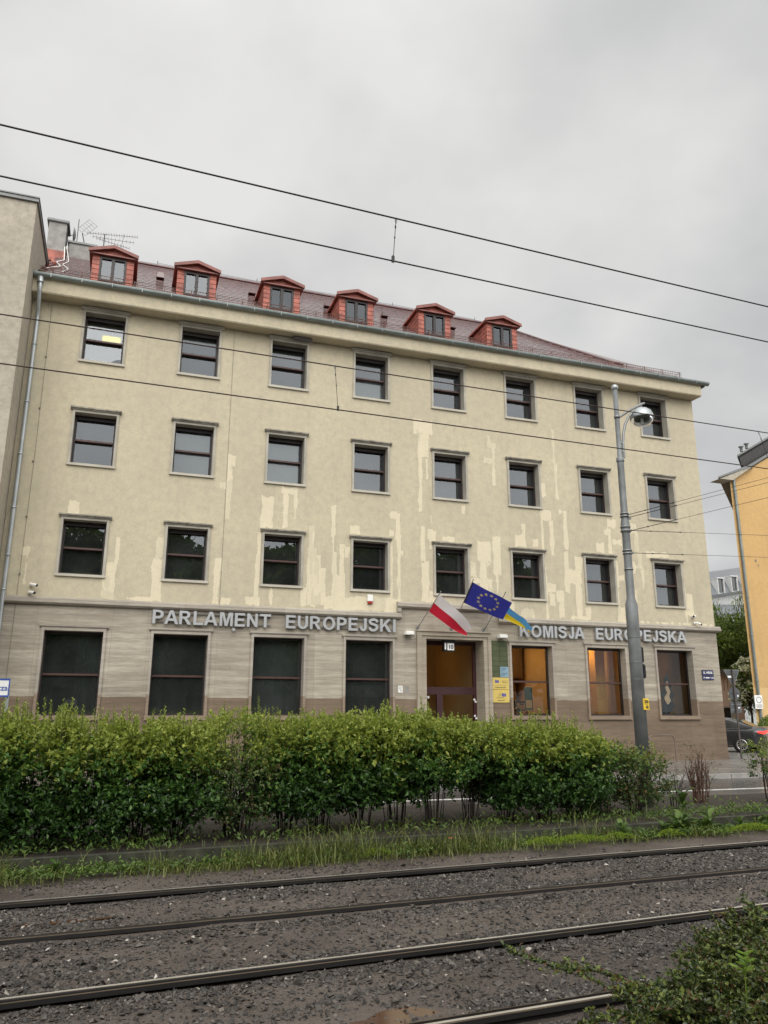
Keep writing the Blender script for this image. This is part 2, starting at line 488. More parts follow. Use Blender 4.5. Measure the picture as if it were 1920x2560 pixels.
mat('reveal', (0.44, 0.41, 0.34), 0.85, var=0.1, vscale=1.5)
mat('brown_frame_shaded', (0.020, 0.013, 0.012), 0.5, var=0.2); mat('brown_bar', (0.068, 0.032, 0.026), 0.45, var=0.2)  # frame brown darkened to carry the recess shade; bar keeps its own brown
mat('door_frame', (0.045, 0.016, 0.018), 0.4, var=0.2)
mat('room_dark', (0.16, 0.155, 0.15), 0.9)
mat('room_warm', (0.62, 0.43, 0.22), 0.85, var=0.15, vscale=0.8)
mat('room_floor', (0.18, 0.12, 0.08), 0.6)
mat('room_attic', (0.26, 0.23, 0.22), 0.9)
mat('blind', (0.42, 0.45, 0.43), 0.8, var=0.05)
mat('blind_pale', (0.62, 0.63, 0.60), 0.8, var=0.05)
glass('pane', 0.70, 2.0, veil=.055)
glass('pane_clear', 0.9, 1.33)
glass('pane_attic', 0.5, 1.8)
mat('zinc', (0.20, 0.225, 0.215), 0.42, 0.5, 0.2, 2.0)
mat('zinc_light', (0.42, 0.45, 0.455), 0.4, 0.6, 0.15, 1.5)
mat('roof_sheet', (0.17, 0.175, 0.17), 0.5, 0.3)
mat('red_paint', (0.33, 0.098, 0.068), 0.6, var=0.42, vscale=3.5)
mat('red_trim', (0.21, 0.072, 0.056), 0.5, var=0.35, vscale=4)
mat('guard_brown', (0.12, 0.045, 0.03), 0.6)
mat('letter_face', (0.40, 0.41, 0.415), 0.42, 0.25, 0.06)
mat('letter_rail', (0.16, 0.15, 0.14), 0.5, 0.4)
mat('white_plastic', (0.78, 0.77, 0.72), 0.4, var=0.04)
mat('black_plastic', (0.02, 0.02, 0.022), 0.35)
mat('dark_metal', (0.045, 0.043, 0.042), 0.45, 0.6)
mat('steel', (0.24, 0.245, 0.245), 0.45, 0.6, 0.18, 1.2)
mat('steel_worn', (0.185, 0.195, 0.195), 0.55, 0.35, 0.28, 2.5)
mat('wire', (0.03, 0.028, 0.028), 0.5, 0.5)
mat('copper_wire', (0.055, 0.035, 0.028), 0.45, 0.6)
mat('concrete', (0.26, 0.25, 0.235), 0.85, var=0.25, vscale=4, bmp=0.3, bscale=50)
mat('brass', (0.62, 0.47, 0.13), 0.4, 0.15, 0.08)
mat('eu_blue', (0.02, 0.035, 0.28), 0.6)
mat('sign_navy', (0.012, 0.016, 0.075), 0.35)
mat('sign_white', (0.80, 0.80, 0.78), 0.4, var=0.03)
mat('sign_yellow', (0.85, 0.60, 0.06), 0.4, var=0.05)
mat('sign_blue', (0.03, 0.09, 0.38), 0.4)
mat('ink', (0.015, 0.015, 0.015), 0.6)
mat('ink_brown', (0.12, 0.085, 0.03), 0.6)
mat('red_lens', (0.32, 0.03, 0.02), 0.3)

# red tile, wet
m, nt, b = nodes_of('roof_tile')
p = pos(nt)
n_ = noise(nt, scaled(nt, p, (4.5, 2.5, 2.5)), 1.0, 3)
L(nt, ramp(nt, n_, [(0.3, (0.05, 0.02, 0.019)), (0.7, (0.115, 0.04, 0.036))]), b.inputs['Base Color'])
L(nt, ramp(nt, noise(nt, scaled(nt, p, (6, 3, 3)), 1.0, 4), [(0.3, (0.04, 0.04, 0.04)), (0.7, (0.13, 0.13, 0.13))]), b.inputs['Roughness'])
b.inputs['Specular IOR Level'].default_value = 1.0
bump(nt, b, noise(nt, scaled(nt, p, (9, 4, 4)), 1.0, 3), 0.03, 0.02)

# ------------------------------------------------------------------ office building
COLX = [0.0, 3.006, 6.012, 8.987, 11.952, 14.922, 17.939, 20.968]
ROWTOP = [7.391, 10.791, 14.195]
XL, XR = -2.18, 22.95
Z_CORN = 14.22
office = empty('office_building', (10.4, 0, 0), 'cream four-storey office building with grey stone ground floor and red dormers', 'building')

GW = [(0.0, .80), (3.012, .80), (6.004, .80), (8.972, .80), (14.918, .80), (17.945, .80), (20.925, .80)]
GZ0, GZ1 = 1.56, 3.93
DX0, DX1, DZ1 = 10.95, 13.06, 4.05

up_holes = [(cx - .685, cx + .685, zt - 1.86, zt - .09) for zt in ROWTOP for cx in COLX]
g_holes = [(cx - .88, cx + .88, GZ0 - .1, GZ1 + .09) for cx, h in GW] + [(DX0 - .12, DX1 + .12, -1, DZ1 + .1)]

def wall_with_holes(mb, x0, x1, z0, z1, holes, y, m=0, extra_x=()):
    hs = [h for h in holes if h[0] < x1 and h[1] > x0 and h[2] < z1 and h[3] > z0]
    xs = sorted({x0, x1, *extra_x, *[min(max(v, x0), x1) for h in hs for v in h[:2]]})
    zs = sorted({z0, z1, *[min(max(v, z0), z1) for h in hs for v in h[2:]]})
    for i in range(len(xs) - 1):
        for j in range(len(zs) - 1):
            a, b_, c, d = xs[i], xs[i + 1], zs[j], zs[j + 1]
            xm, zm = (a + b_) / 2, (c + d) / 2
            if any(h[0] < xm < h[1] and h[2] < zm < h[3] for h in hs): continue
            mb.quad((a, y, c), (b_, y, c), (b_, y, d), (a, y, d), m)

RX0, RX1, RZ = 10.05, 13.64, 0.37      # raised part of the string course over the entrance
LZ0, LZ1 = 4.66, 4.87
mb = MB()
wall_with_holes(mb, XL, RX0, LZ1 - .02, Z_CORN + .02, up_holes, 0)
wall_with_holes(mb, RX0, RX1, LZ1 + RZ - .02, Z_CORN + .02, up_holes, 0)
wall_with_holes(mb, RX1, XR, LZ1 - .02, Z_CORN + .02, up_holes, 0)
# side and back
mb.quad((XR, 0, -.3), (XR, 12, -.3), (XR, 12, Z_CORN), (XR, 0, Z_CORN))
mb.quad((XR, 12, -.3), (XL, 12, -.3), (XL, 12, Z_CORN), (XR, 12, Z_CORN))
mb.quad((XL, 12, -.3), (XL, 0, -.3), (XL, 0, Z_CORN), (XL, 12, Z_CORN))
# paler repainted runs, a coat of paint 3 mm proud of the old render
CS = 0.02
gx0, gz0 = -2.0, 4.87
nx, nz = int(24.9 / CS), int(7.6 / CS)
gxx, gzz = np.meshgrid(gx0 + (np.arange(nx) + .5) * CS, gz0 + (np.arange(nz) + .5) * CS, indexing='ij')
def vnoise(sx, sz, seed):
    r_ = np.random.default_rng(seed); gw, gh = int(25 / sx) + 3, int(8 / sz) + 3; G_ = r_.random((gw, gh))
    u, v = (gxx - gx0) / sx, (gzz - gz0) / sz; i, j = u.astype(int), v.astype(int); fu, fv = u - i, v - j
    fu, fv = fu * fu * (3 - 2 * fu), fv * fv * (3 - 2 * fv)
    return (G_[i, j] * (1 - fu) + G_[i + 1, j] * fu) * (1 - fv) + (G_[i, j + 1] * (1 - fu) + G_[i + 1, j + 1] * fu) * fv - .5
wig = .06 * vnoise(.6, .35, 1) + .03 * vnoise(.07, .22, 2)
wigz = .08 * vnoise(.11, .5, 4) + .02 * vnoise(.04, .1, 5)
dist = np.full((nx, nz), -9.0)
for (a, b_, c, d) in PATCH:
    dd = np.minimum(np.minimum(gxx - a, b_ - gxx) + wig, np.minimum(gzz - c, d - gzz) * .8 + wigz)
    dist = np.maximum(dist, dd)
grid = dist > 0
worn = vnoise(.35, .5, 7) + .7 * vnoise(.05, .12, 8)
lev = grid.astype(int)
lev[grid & (vnoise(.7, .9, 11) + .3 * vnoise(.08, .3, 12) > .28)] = 2
for h in [(h[0] - .02, h[1] + .02, h[2] - .02, h[3] + .1) for h in up_holes]:
    i0, i1 = int((h[0] - gx0) / CS), int((h[1] - gx0) / CS); k0, k1 = int((h[2] - gz0) / CS), int((h[3] - gz0) / CS)
    lev[max(i0, 0):max(i1, 0), max(k0, 0):max(k1, 0)] = 0
i0, i1 = int((RX0 - gx0 - .1) / CS), int((RX1 + .1 - gx0) / CS)
lev[i0:i1, 0:int((RZ + .02) / CS)] = 0
for i in range(nx):
    k = 0; colv = lev[i]
    while k < nz:
        if colv[k]:
            k2 = k
            while k2 < nz and colv[k2] == colv[k]: k2 += 1
            xa, xb, za, zb = gx0 + i * CS, gx0 + (i + 1) * CS, gz0 + k * CS, gz0 + k2 * CS
            mb.quad((xa, -.003, za), (xb, -.003, za), (xb, -.003, zb), (xa, -.003, zb), int(colv[k]))
            k = k2
        else: k += 1
mb.build('upper_wall', ['stucco', 'stucco_patch', 'stucco_faded'], office)

mb = MB()
wall_with_holes(mb, XL, RX0, -.3, LZ1, g_holes, -.012)
wall_with_holes(mb, RX0, RX1, -.3, LZ1 + RZ, g_holes, -.012)
wall_with_holes(mb, RX1, XR + .012, -.3, LZ1, g_holes, -.012)
mb.quad((XR + .012, -.012, -.3), (XR + .012, 12, -.3), (XR + .012, 12, LZ1), (XR + .012, -.012, LZ1))
mb.box(XL, 10.5, -.03, -.012, -.3, .18)
mb.box(13.5, XR + .03, -.03, -.012, -.3, .16)
mb.build('stone_base', ['travertine'], office)

mb = MB()
def ledge(x0, x1, z):
    mb.prism([(0.0, z), (-.10, z), (-.16, z + .05), (-.16, z + .085), (-.13, z + .10), (-.13, z + .16), (-.09, z + .21), (0.0, z + .225)], 'x', x0, x1)
ledge(XL, RX0, LZ0); ledge(RX0 - .13, RX1 + .13, LZ0 + RZ); ledge(RX1, XR + .16, LZ0)
for xa in (RX0 - .13, RX1):
    mb.box(xa, xa + .13, -.125, -.001, LZ0 + .228, LZ0 + RZ - .002)
mb.build('string_course', ['travertine_trim'], office)

# boxed eaves
mb = MB()
E = 0.5
mb.prism([(0.03, Z_CORN), (-E, Z_CORN - .01), (-E - .03, Z_CORN + .03), (-E - .03, Z_CORN + .42), (-E - .06, Z_CORN + .46), (0.03, Z_CORN + .5)], 'x', XL, XR + .06)
mb.prism([(XR - .02, Z_CORN + .004), (XR + .05, Z_CORN + .004), (XR + .08, Z_CORN + .03), (XR + .08, Z_CORN + .42), (XR - .02, Z_CORN + .46)], 'y', .04, 12)
mb.build('cornice', ['stucco'], office)
mb = MB()
gp = [(-.62 + .11 * math.cos(a), 14.77 + .11 * math.sin(a)) for a in [PI + PI * k / 8 for k in range(9)]]
gp += [(-.53, 14.80), (-.71, 14.80)]
gp = [(-.73, 14.79)] + gp[:9] + [(-.50, 14.79)]
mb.prism(gp, 'x', XL, XR + .36)
for x in np.arange(XL + .5, XR, .9): mb.box(x, x + .025, -.745, -.735, 14.66, 14.80)
for x in np.arange(1.0, XR, 3.1): mb.prism([(v[0] * 1.0 - .004, v[1] - .006) for v in gp], 'x', x, x + .05)
mb.prism([(XR + .20, 14.785), (XR + .23, 14.68), (XR + .30, 14.66), (XR + .36, 14.785)], 'y', -.49, 12)
mb.build('gutter', ['zinc'], office)

# ---- roof: tile courses as real overlapping slabs
S_, Y0, Z0r = 0.72, -.55, 14.80
def zr(y): return Z0r + S_ * (y - Y0)
YR = 6.9
hip = [(17.35, 6.9), (18.2, 5.7), (18.62, 3.9), (19.3, 2.3), (19.7, 1.25), (20.3, .75), (21.7, .05), (23.28, -.5)]
def hipx(y):
    for (xa, ya), (xb, yb) in zip(hip, hip[1:]):
        if yb <= y <= ya: return xa + (xb - xa) * (ya - y) / (ya - yb)
    return hip[0][0] if y > hip[0][1] else hip[-1][0]
mb = MB()
ln = math.hypot(1, S_); pitch_y = 0.46 / ln
ny = int((YR - Y0) / pitch_y) + 1
for k in range(ny):
    ya = Y0 + k * pitch_y; yb = min(ya + pitch_y * 1.08, YR)
    za, zb = zr(ya) + .024, zr(yb) + .006
    xe = min(hipx(min(ya, YR)), 23.25)
    x = XL + (0.11 if k % 2 else 0)
    while x < xe:
        xb_ = min(x + .22 * random.choice((1, 1, 1, 2)), xe)
        if xb_ - x < .03: break
        d1, d2 = random.uniform(-.003, .003), random.uniform(-.002, .002)
        mb.add([(x + .003, ya, za - .024), (xb_ - .003, ya, za - .024), (x + .003, ya - .004, za + d1), (xb_ - .003, ya - .004, za + d1 + d2), (x + .003, yb, zb + d1), (xb_ - .003, yb, zb + d1)],
               [(0, 1, 3, 2), (2, 3, 5, 4), (0, 2, 4), (1, 5, 3)], 0)
        x = xb_
mb.quad((XL, Y0, Z0r - .02), (23.3, Y0, Z0r - .02), (17.35, YR, zr(YR) - .02), (XL, YR, zr(YR) - .02), 0)
rp = [(XL, YR), (17.35, YR)]
mb.quad((XL, YR, zr(YR) + .02), (17.4, YR, zr(YR) + .02), (20.5, 12.4, 15.0), (XL, 12.4, 15.0), 0)
for (xa, ya), (xb, yb) in zip(hip, hip[1:]):                  # the hipped end
    mb.add([(xa, ya, zr(ya)), (xb, yb, zr(yb)), (23.45, 12.4, 14.8)], [(0, 1, 2)], 0)
mb.add([(17.35, YR, zr(YR)), (23.45, 12.4, 14.8), (20.5, 12.4, 15.0)], [(0, 1, 2)], 0)
# ridge and hip caps
mb.tube([(XL, YR, zr(YR) + .03), (17.35, YR, zr(YR) + .03)], .09, 8, 0)
mb.tube([(x, y, zr(y) + .03) for x, y in hip[:6]], .07, 8, 0)
for x in (1.6, 5.0, 8.0, 10.4, 13.4): mb.prism([(x - .14, 17.22), (x + .14, 17.22), (x + .1, 17.42), (x - .1, 17.42)], 'y', 2.6, 3.0, 0)
roof = mb.build('roof', ['roof_tile'], office)
mb = MB()
mb.box(-2.62, -1.98, 4.7, 5.5, 18.3, 20.02, 0); mb.bevbox(-2.70, -1.90, 4.62, 5.58, 20.02, 20.14, .02, 1); mb.box(-2.68, -1.92, 4.58, 4.7, 18.3, 18.75, 2)
mb.build('chimney', ['concrete', 'roof_sheet', 'red_paint'], roof)
mb = MB()
mb.box(-1.86, -.85, 5.0, 5.6, 18.6, 19.42, 0); mb.box(-1.92, -.80, 4.94, 5.66, 19.42, 19.5, 1)
mb.build('chimney', ['concrete', 'roof_sheet'], roof)
mb = MB()
mb.tube([(XL + .1, 2.5, zr(2.5) + .1), (-1.9, 1.8, zr(1.8) + .1)], .05, 6, 0)
mb.tube([(-1.95, 4.5, 18.9), (-1.8, 3.4, zr(3.4) + .06), (-1.95, 2.6, zr(2.6) + .06), (-1.7, 1.6, zr(1.6) + .06), (-2.0, .6, zr(.6) + .06)], .018, 5, 1)
mb.tube([(-1.9, 4.6, 19.0), (-1.62, 3.2, zr(3.2) + .06), (-1.7, 2.2, zr(2.2) + .06), (-1.4, 1.2, zr(1.2) + .06), (-1.5, .3, zr(.3) + .06)], .014, 5, 1)
mb.tube([(x, YR + .05 * (i % 2), zr(YR) + .18) for i, x in enumerate(np.linspace(1.5, 16.5, 12))], .008, 4, 2)
for x in np.linspace(1.5, 16.5, 8): mb.tube([(x, YR, zr(YR)), (x, YR, zr(YR) + .28)], .012, 4, 2)
mb.build('cable', ['red_paint', 'white_plastic', 'dark_metal'], roof)

# snow guard along the eaves
mb = MB()
yg, zg = -.40, zr(-.40)
for h in (.07, .17, .27): mb.tube([(XL + .15, yg, zg + h), (22.2, yg, zg + h)], .007 if h < .2 else .010, 4, 0)
for x in np.arange(XL + .15, 22.25, .085): mb.box(x - .004, x + .004, yg - .004, yg + .004, zg + .05, zg + .27, 0)
for x in np.arange(XL + .5, 22.3, .85): mb.box(x - .012, x + .012, yg - .01, yg + .01, zg, zg + .29, 0); mb.tube([(x, yg, zg + .26), (x, yg + .3, zg + .22)], .008, 4, 0)
mb.build('snow_guard', ['guard_brown'], office)

# ---- dormers (one built, five copied)
def make_dormer():
    zb = zr(.1) - .1
    ze = 16.24                    # body top
    mb = MB()
    hw = .65
    # front cheeks beside the window, tiled: overlapping shingles
    for s in (-1, 1):
        x0, x1 = (s * hw, s * .42) if s < 0 else (s * .42, s * hw)
        k = 0; z = zb
        while z < ze - .02:
            z2 = min(z + .17, ze)
            mb.add([(x0, .085, z), (x1, .085, z), (x1, .1, z2 + .01), (x0, .1, z2 + .01), (x0, .1, z), (x1, .1, z)], [(0, 1, 2, 3), (4, 5, 1, 0)], 0)
            z = z2
        xs = s * hw
        # side wall shingles
        z = zb
        while z < ze - .02:
            z2 = min(z + .17, ze)
            y2 = (z2 - Z0r) / S_ + Y0 + .12
            n = max(1, int((y2 - .1) / .2))
            for q in range(n):
                ya, yb = .1 + (y2 - .1) * q / n, .1 + (y2 - .1) * (q + 1) / n
                o = .012 + .004 * ((q + k) % 2)
                mb.add([(xs + s * o, ya, z), (xs + s * o, yb - .004, z), (xs, yb - .004, z2), (xs, ya, z2), (xs, ya, z), (xs, yb, z)], [(0, 1, 2, 3), (4, 5, 1, 0)], 0)
            k += 1; z = z2
    mb.box(-hw + .004, hw - .004, .1, .14, ze - .09, ze, 0); mb.box(-.42, .42, .09, .13, zb, zb + .12, 0)
    d = mb.build('dormer', ['red_paint'], office, local=True)
    mb = MB()
    yb = 2.35
    ap, ev = 16.53, 16.29; ww = .76
    th = .07
    pl = [(-ww, ev), (0, ap), (ww, ev), (ww, ev - th), (0, ap - th), (-ww, ev - th)]
    mb.prism(pl, 'y', -.08, yb, 0)
    mb.prism([(-ww - .02, ev + .014), (0, ap + .016), (ww + .02, ev + .014), (ww + .02, ev - th - .03), (0, ap - th - .03), (-ww - .02, ev - th - .03)], 'y', -.10, -.05, 1)
    mb.prism([(-ww + .03, ev - th), (0, ap - th), (ww - .03, ev - th)], 'y', .06, .1, 0)
    mb.box(-ww + .02, ww - .02, -.03, .1, ev - th - .045, ev - th - .002, 1)
    mb.build('roof', ['red_paint', 'red_trim'], d, local=True)
    mb = MB()
    x0, x1, z0, z1 = -.42, .42, zb + .12, ze - .09
    y0, y1 = .07, .16
    mb.box(x0, x0 + .07, y0, y1, z0, z1); mb.box(x1 - .07, x1, y0, y1, z0, z1); mb.box(-.05, .05, y0 - .004, y1, z0 + .06, z1 - .07)
    mb.box(x0 + .07, x1 - .07, y0, y1, z0, z0 + .06); mb.box(x0 + .07, x1 - .07, y0, y1, z1 - .07, z1)
    mb.build('window_frame', ['brown_frame_shaded'], d, local=True)
    mb = MB(); mb.quad((x0 + .05, .13, z0 + .04), (x1 - .05, .13, z0 + .04), (x1 - .05, .13, z1 - .05), (x0 + .05, .13, z1 - .05))
    mb.build('pane', ['pane_attic'], d, local=True)
    mb = MB()                                                   # the little attic room behind it
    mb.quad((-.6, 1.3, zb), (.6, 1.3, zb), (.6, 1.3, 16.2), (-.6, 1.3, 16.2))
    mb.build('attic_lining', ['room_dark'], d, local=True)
    return d
DORM = [.05, 2.75, 5.68, 8.42, 11.48, 14.30]
d0 = make_dormer()
for i, x in enumerate(DORM):
    o = d0 if i == 0 else dup(d0)
    o.location = (x - 10.4, 0, 0)

# ---- upper windows: one built, the rest copied
def upper_window():
    H = 1.86
    jb, ob = .61, .685
    zt, zb = -.09, -H
    mb = MB()                                                   # sash: the part itself, local to the hood's top centre
    fo, fi = .66, .555
    y0, y1 = .27, .44
    ot, obm = zt - .055, zb + .05
    mb.box(-fo, -fi, y0, y1, obm, ot); mb.box(fi, fo, y0, y1, obm, ot)
    mb.box(-fi, fi, y0, y1, ot - .15, ot); mb.box(-fi, fi, y0, y1, obm, obm + .085)
    zm = zt - .89
    mb.bevbox(-fi, fi, y0 - .012, y1 - .02, zm - .03, zm + .03, .006, 1)
    wdw = mb.build('window', ['brown_frame_shaded', 'brown_bar'], office, local=True)
    mb = MB()
    mb.box(-ob, -jb, -.045, y0 - .002, zb, zt); mb.box(jb, ob, -.045, y0 - .002, zb, zt)
    mb.box(-jb, jb, -.042, y0 - .002, zt - .075, zt)
    mb.box(-ob - .012, ob + .012, -.065, y0 - .003, zb - .02, zb + .055, 1)
    mb.build('stone_surround', ['stone_frame', 'reveal'], wdw, local=True)
    mb = MB()
    mb.prism([(.0, -.09), (-.075, -.09), (-.085, -.055), (-.125, -.05), (-.13, -.008), (0, .006)], 'x', -.747, .747)
    mb.build('hood', ['stone_hood'], wdw, local=True)
    mb = MB(); mb.quad((-fi, .405, obm), (fi, .405, obm), (fi, .405, ot), (-fi, .405, ot))
    mb.build('pane', ['pane'], wdw, local=True)
    return wdw
w0 = upper_window()
first = True; first_hood = None
BLIND = {(1, 2): (-1.80, -.15, 'blind'), (1, 1): (-1.8, -.15, 'blind'), (2, 3): (-1.8, -.95, 'blind_pale'), (2, 0): None}
for r, zt in enumerate(ROWTOP):
    for c, cx in enumerate(COLX):
        o = w0 if first else dup(w0)
        first = False
        o.location = (cx - 10.4, 0, zt)
        if r == 2:
            for ch in o.children:
                if ch.name.startswith('hood'):
                    ch.data = ch.data.copy() if first_hood is None else first_hood
                    if first_hood is None: ch.data.materials[0] = MATS['stone_frame']; first_hood = ch.data
        bl = BLIND.get((r, c))
        if bl:
            mb = MB(); mb.quad((-.56, .52, bl[0]), (.56, .52, bl[0]), (.56, .52, bl[1]), (-.56, .52, bl[1]))
            mb.build('blind', [bl[2]], o, local=True)

# ---- ground-floor windows
def ground_window(hood=.935):
    jb, ob = .80, .88
    z0, z1 = GZ0, GZ1
    mb = MB()
    fo, fi, y0, y1 = .84, .755, .27, .38
    mb.box(-fo, -fi, y0, y1, z0 - .02, z1 + .02); mb.box(fi, fo, y0, y1, z0 - .02, z1 + .02)
    mb.box(-fi, fi, y0, y1, z1 - .07, z1 + .02); mb.box(-fi, fi, y0, y1, z0 - .02, z0 + .06)
    mb.bevbox(-fi, fi, y0 - .012, y1 - .02, 2.67, 2.735, .008, 1)
    wdw = mb.build('ground_window', ['brown_frame_shaded', 'brown_bar'], office, local=True)
    mb = MB()
    mb.box(-ob, -jb, -.06, y0 - .002, z0 - .1, z1 + .09); mb.box(jb, ob, -.06, y0 - .002, z0 - .1, z1 + .09)
    mb.box(-jb, jb, -.058, y0 - .002, z1, z1 + .09); mb.box(-ob - .015, ob + .015, -.085, y0 - .003, z0 - .13, z0)
    mb.prism([(-.012, z1 + .09), (-.075, z1 + .09), (-.10, z1 + .12), (-.10, z1 + .17), (-.012, z1 + .18)], 'x', -.935, .935)
    mb.build('stone_surround', ['travertine_trim'], wdw, local=True)
    mb = MB(); mb.quad((-fi, .33, z0), (fi, .33, z0), (fi, .33, z1), (-fi, .33, z1))
    mb.build('pane', ['pane'], wdw, local=True)
    return wdw
gw0 = ground_window()
for i, (cx, h) in enumerate(GW):
    o = gw0 if i == 0 else dup(gw0)
    o.location = (cx - 10.4, 0, 0)
    if i >= 4:
        for ch in o.children:
            if ch.name.startswith('pane'):
                ch.data = ch.data.copy(); ch.data.materials[0] = MATS['pane_clear']

mat('curtain', (0.13, 0.15, 0.135), .9, var=.25, vscale=1.5)
for cx, xa, xb, za, zb_ in ((0.0, .10, .72, 1.6, 3.8), (3.012, -.74, -.42, 1.6, 3.8), (6.004, -.74, .74, 1.6, 3.86), (8.972, -.74, .74, 2.15, 2.5)):
    mb = MB(); n = 14
    for k in range(n):
        x0, x1 = cx + xa + (xb - xa) * k / n, cx + xa + (xb - xa) * (k + 1) / n
        mb.quad((x0, .50 + .03 * (k % 2), za), (x1, .50 + .03 * ((k + 1) % 2), za), (x1, .50 + .03 * ((k + 1) % 2), zb_), (x0, .50 + .03 * (k % 2), zb_))
    mb.build('curtain', ['curtain'], office)

# ---- portal and door
mb = MB()
yd = .60
for (xa, xb, y) in ((DX0 - .34, DX0 - .17, -.10), (DX0 - .17, DX0, -.06), (DX1, DX1 + .15, -.06), (DX1 + .15, DX1 + .27, -.10)):
    mb.box(xa, xb, y, yd if y > -.08 else .02, -.3, DZ1 + (.10 if y > -.08 else .235))
mb.box(DX0, DX1, -.058, yd, DZ1, DZ1 + .10); mb.box(DX0 - .17, DX1 + .15, -.098, .02, DZ1 + .102, DZ1 + .235)
mb.box(DX0 - .36, DX1 + .29, -.14, -.012, DZ1 + .237, DZ1 + .275)
mb.build('portal', ['travertine_portal'], office)
mb = MB()
dx0, dx1 = DX0 - .02, DX1 + .02
mb.box(dx0, dx0 + .09, yd, yd + .1, 0, DZ1); mb.box(dx1 - .13, dx1, yd, yd + .1, 0, DZ1)
mb.box(dx0 + .09, dx1 - .13, yd, yd + .1, DZ1 - .14, DZ1 + .02)
mb.box(dx0 + .09, dx1 - .13, yd, yd + .1, 2.25, 2.50)
mb.box(11.58, 11.80, yd + .005, yd + .1, .02, 2.25); mb.box(dx0 + .09, 11.58, yd + .005, yd + .1, .02, .3); mb.box(11.80, dx1 - .13, yd + .005, yd + .1, .02, .3)
door = mb.build('door', ['door_frame'], office)
mb = MB()
mb.quad((dx0 + .09, yd + .06, 2.5), (dx1 - .13, yd + .06, 2.5), (dx1 - .13, yd + .06, DZ1 - .14), (dx0 + .09, yd + .06, DZ1 - .14))
mb.quad((dx0 + .09, yd + .06, .3), (11.58, yd + .06, .3), (11.58, yd + .06, 2.25), (dx0 + .09, yd + .06, 2.25))
mb.quad((11.80, yd + .06, .3), (dx1 - .13, yd + .06, .3), (dx1 - .13, yd + .06, 2.25), (11.80, yd + .06, 2.25))
mb.build('pane', ['pane_clear'], door)
mb = MB(); mb.tube([(11.86, yd - .05, .9), (11.86, yd - .05, 1.5)], .016, 6); mb.tube([(11.86, yd, .95), (11.86, yd - .05, .95)], .012, 6); mb.tube([(11.86, yd, 1.45), (11.86, yd - .05, 1.45)], .012, 6)
mb.build('handle', ['steel'], door)
mb = MB()
mb.box(11.02, 11.30, yd - .006, yd - .001, 2.12, 2.19, 0); mb.box(11.04, 11.17, yd + .052, yd + .056, 1.72, 2.06, 1)
for z in (1.80, 1.90, 2.0): mb.box(11.05, 11.15, yd + .048, yd + .0515, z, z + .05, 0)
for (x, z) in ((12.97, 2.06), (13.02, 1.99), (12.98, 1.52), (13.03, 1.44)): mb.box(x - .04, x + .03, yd - .006, yd - .001, z, z + .06, 0)
mb.box(11.06, 11.26, yd - .009, yd - .0065, 2.145, 2.165, 2)
mb.build('sticker', ['sign_white', 'black_plastic', 'ink'], door)
mb = MB(); mb.box(DX0 - .3, DX1 + .3, -.5, yd, -.02, .12); mb.build('door_step', ['concrete'], office)

# ---- rooms behind the glass
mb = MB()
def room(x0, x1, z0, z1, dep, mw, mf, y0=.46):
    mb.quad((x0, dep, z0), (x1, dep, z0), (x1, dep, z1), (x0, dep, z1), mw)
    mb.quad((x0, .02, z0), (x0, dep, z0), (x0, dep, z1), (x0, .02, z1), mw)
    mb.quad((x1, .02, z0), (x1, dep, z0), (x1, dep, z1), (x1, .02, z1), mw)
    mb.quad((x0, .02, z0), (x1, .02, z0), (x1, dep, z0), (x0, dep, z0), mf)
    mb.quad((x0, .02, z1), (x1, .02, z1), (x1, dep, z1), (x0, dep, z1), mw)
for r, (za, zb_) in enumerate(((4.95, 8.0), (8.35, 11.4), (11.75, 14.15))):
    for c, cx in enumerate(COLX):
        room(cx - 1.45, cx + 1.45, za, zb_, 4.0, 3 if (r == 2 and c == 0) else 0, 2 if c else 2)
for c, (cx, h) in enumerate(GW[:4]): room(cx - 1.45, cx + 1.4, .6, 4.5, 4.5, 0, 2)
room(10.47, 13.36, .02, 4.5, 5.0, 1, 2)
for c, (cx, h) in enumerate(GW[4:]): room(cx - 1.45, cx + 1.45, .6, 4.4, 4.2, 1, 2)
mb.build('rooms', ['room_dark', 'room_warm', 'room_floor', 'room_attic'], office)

# rainwater pipe, lightning conductor
mb = MB()
xp = -1.96
mb.tube([(xp, -.60, 14.72), (xp, -.58, 14.45), (xp, -.56, 14.2), (xp - .02, -.2, 13.75), (xp - .02, -.13, 13.5), (xp - .02, -.13, .1)], .065, 10)
mb.lathe([(.09, 0), (.10, .18), (.07, .2)], (xp, -.60, 14.5), 12)
for z in (12.6, 10.7, 9.05, 7.4, 6.0, 5.0, 2.6):
    mb.lathe([(.0, 0), (.082, 0), (.082, .05), (.0, .05)], (xp - .02, -.13, z), 12); mb.box(xp - .03, xp, -.13, -.0, z + .01, z + .04)
mb.build('rain_pipe', ['zinc_light'], office)
mb = MB()
mb.tube([(4.1, -.012, 14.2), (4.1, -.012, 4.9)], .0045, 4); mb.tube([(-1.62, -.03, 14.1), (-1.60, -.03, 9.0), (-1.66, -.03, .2)], .005, 4)
for z in np.arange(5.5, 14, 1.7): mb.box(-1.645, -1.595, -.05, -.012, z, z + .03)
mat('wire_grey', (.17, .155, .125), .7); mb.build('conductor_wire', ['wire_grey'], office)
mb = MB(); mb.bevbox(6.05, 6.75, -.3, -.02, 14.13, 14.215, .05); mb.build('nest_box', ['room_dark'], office)

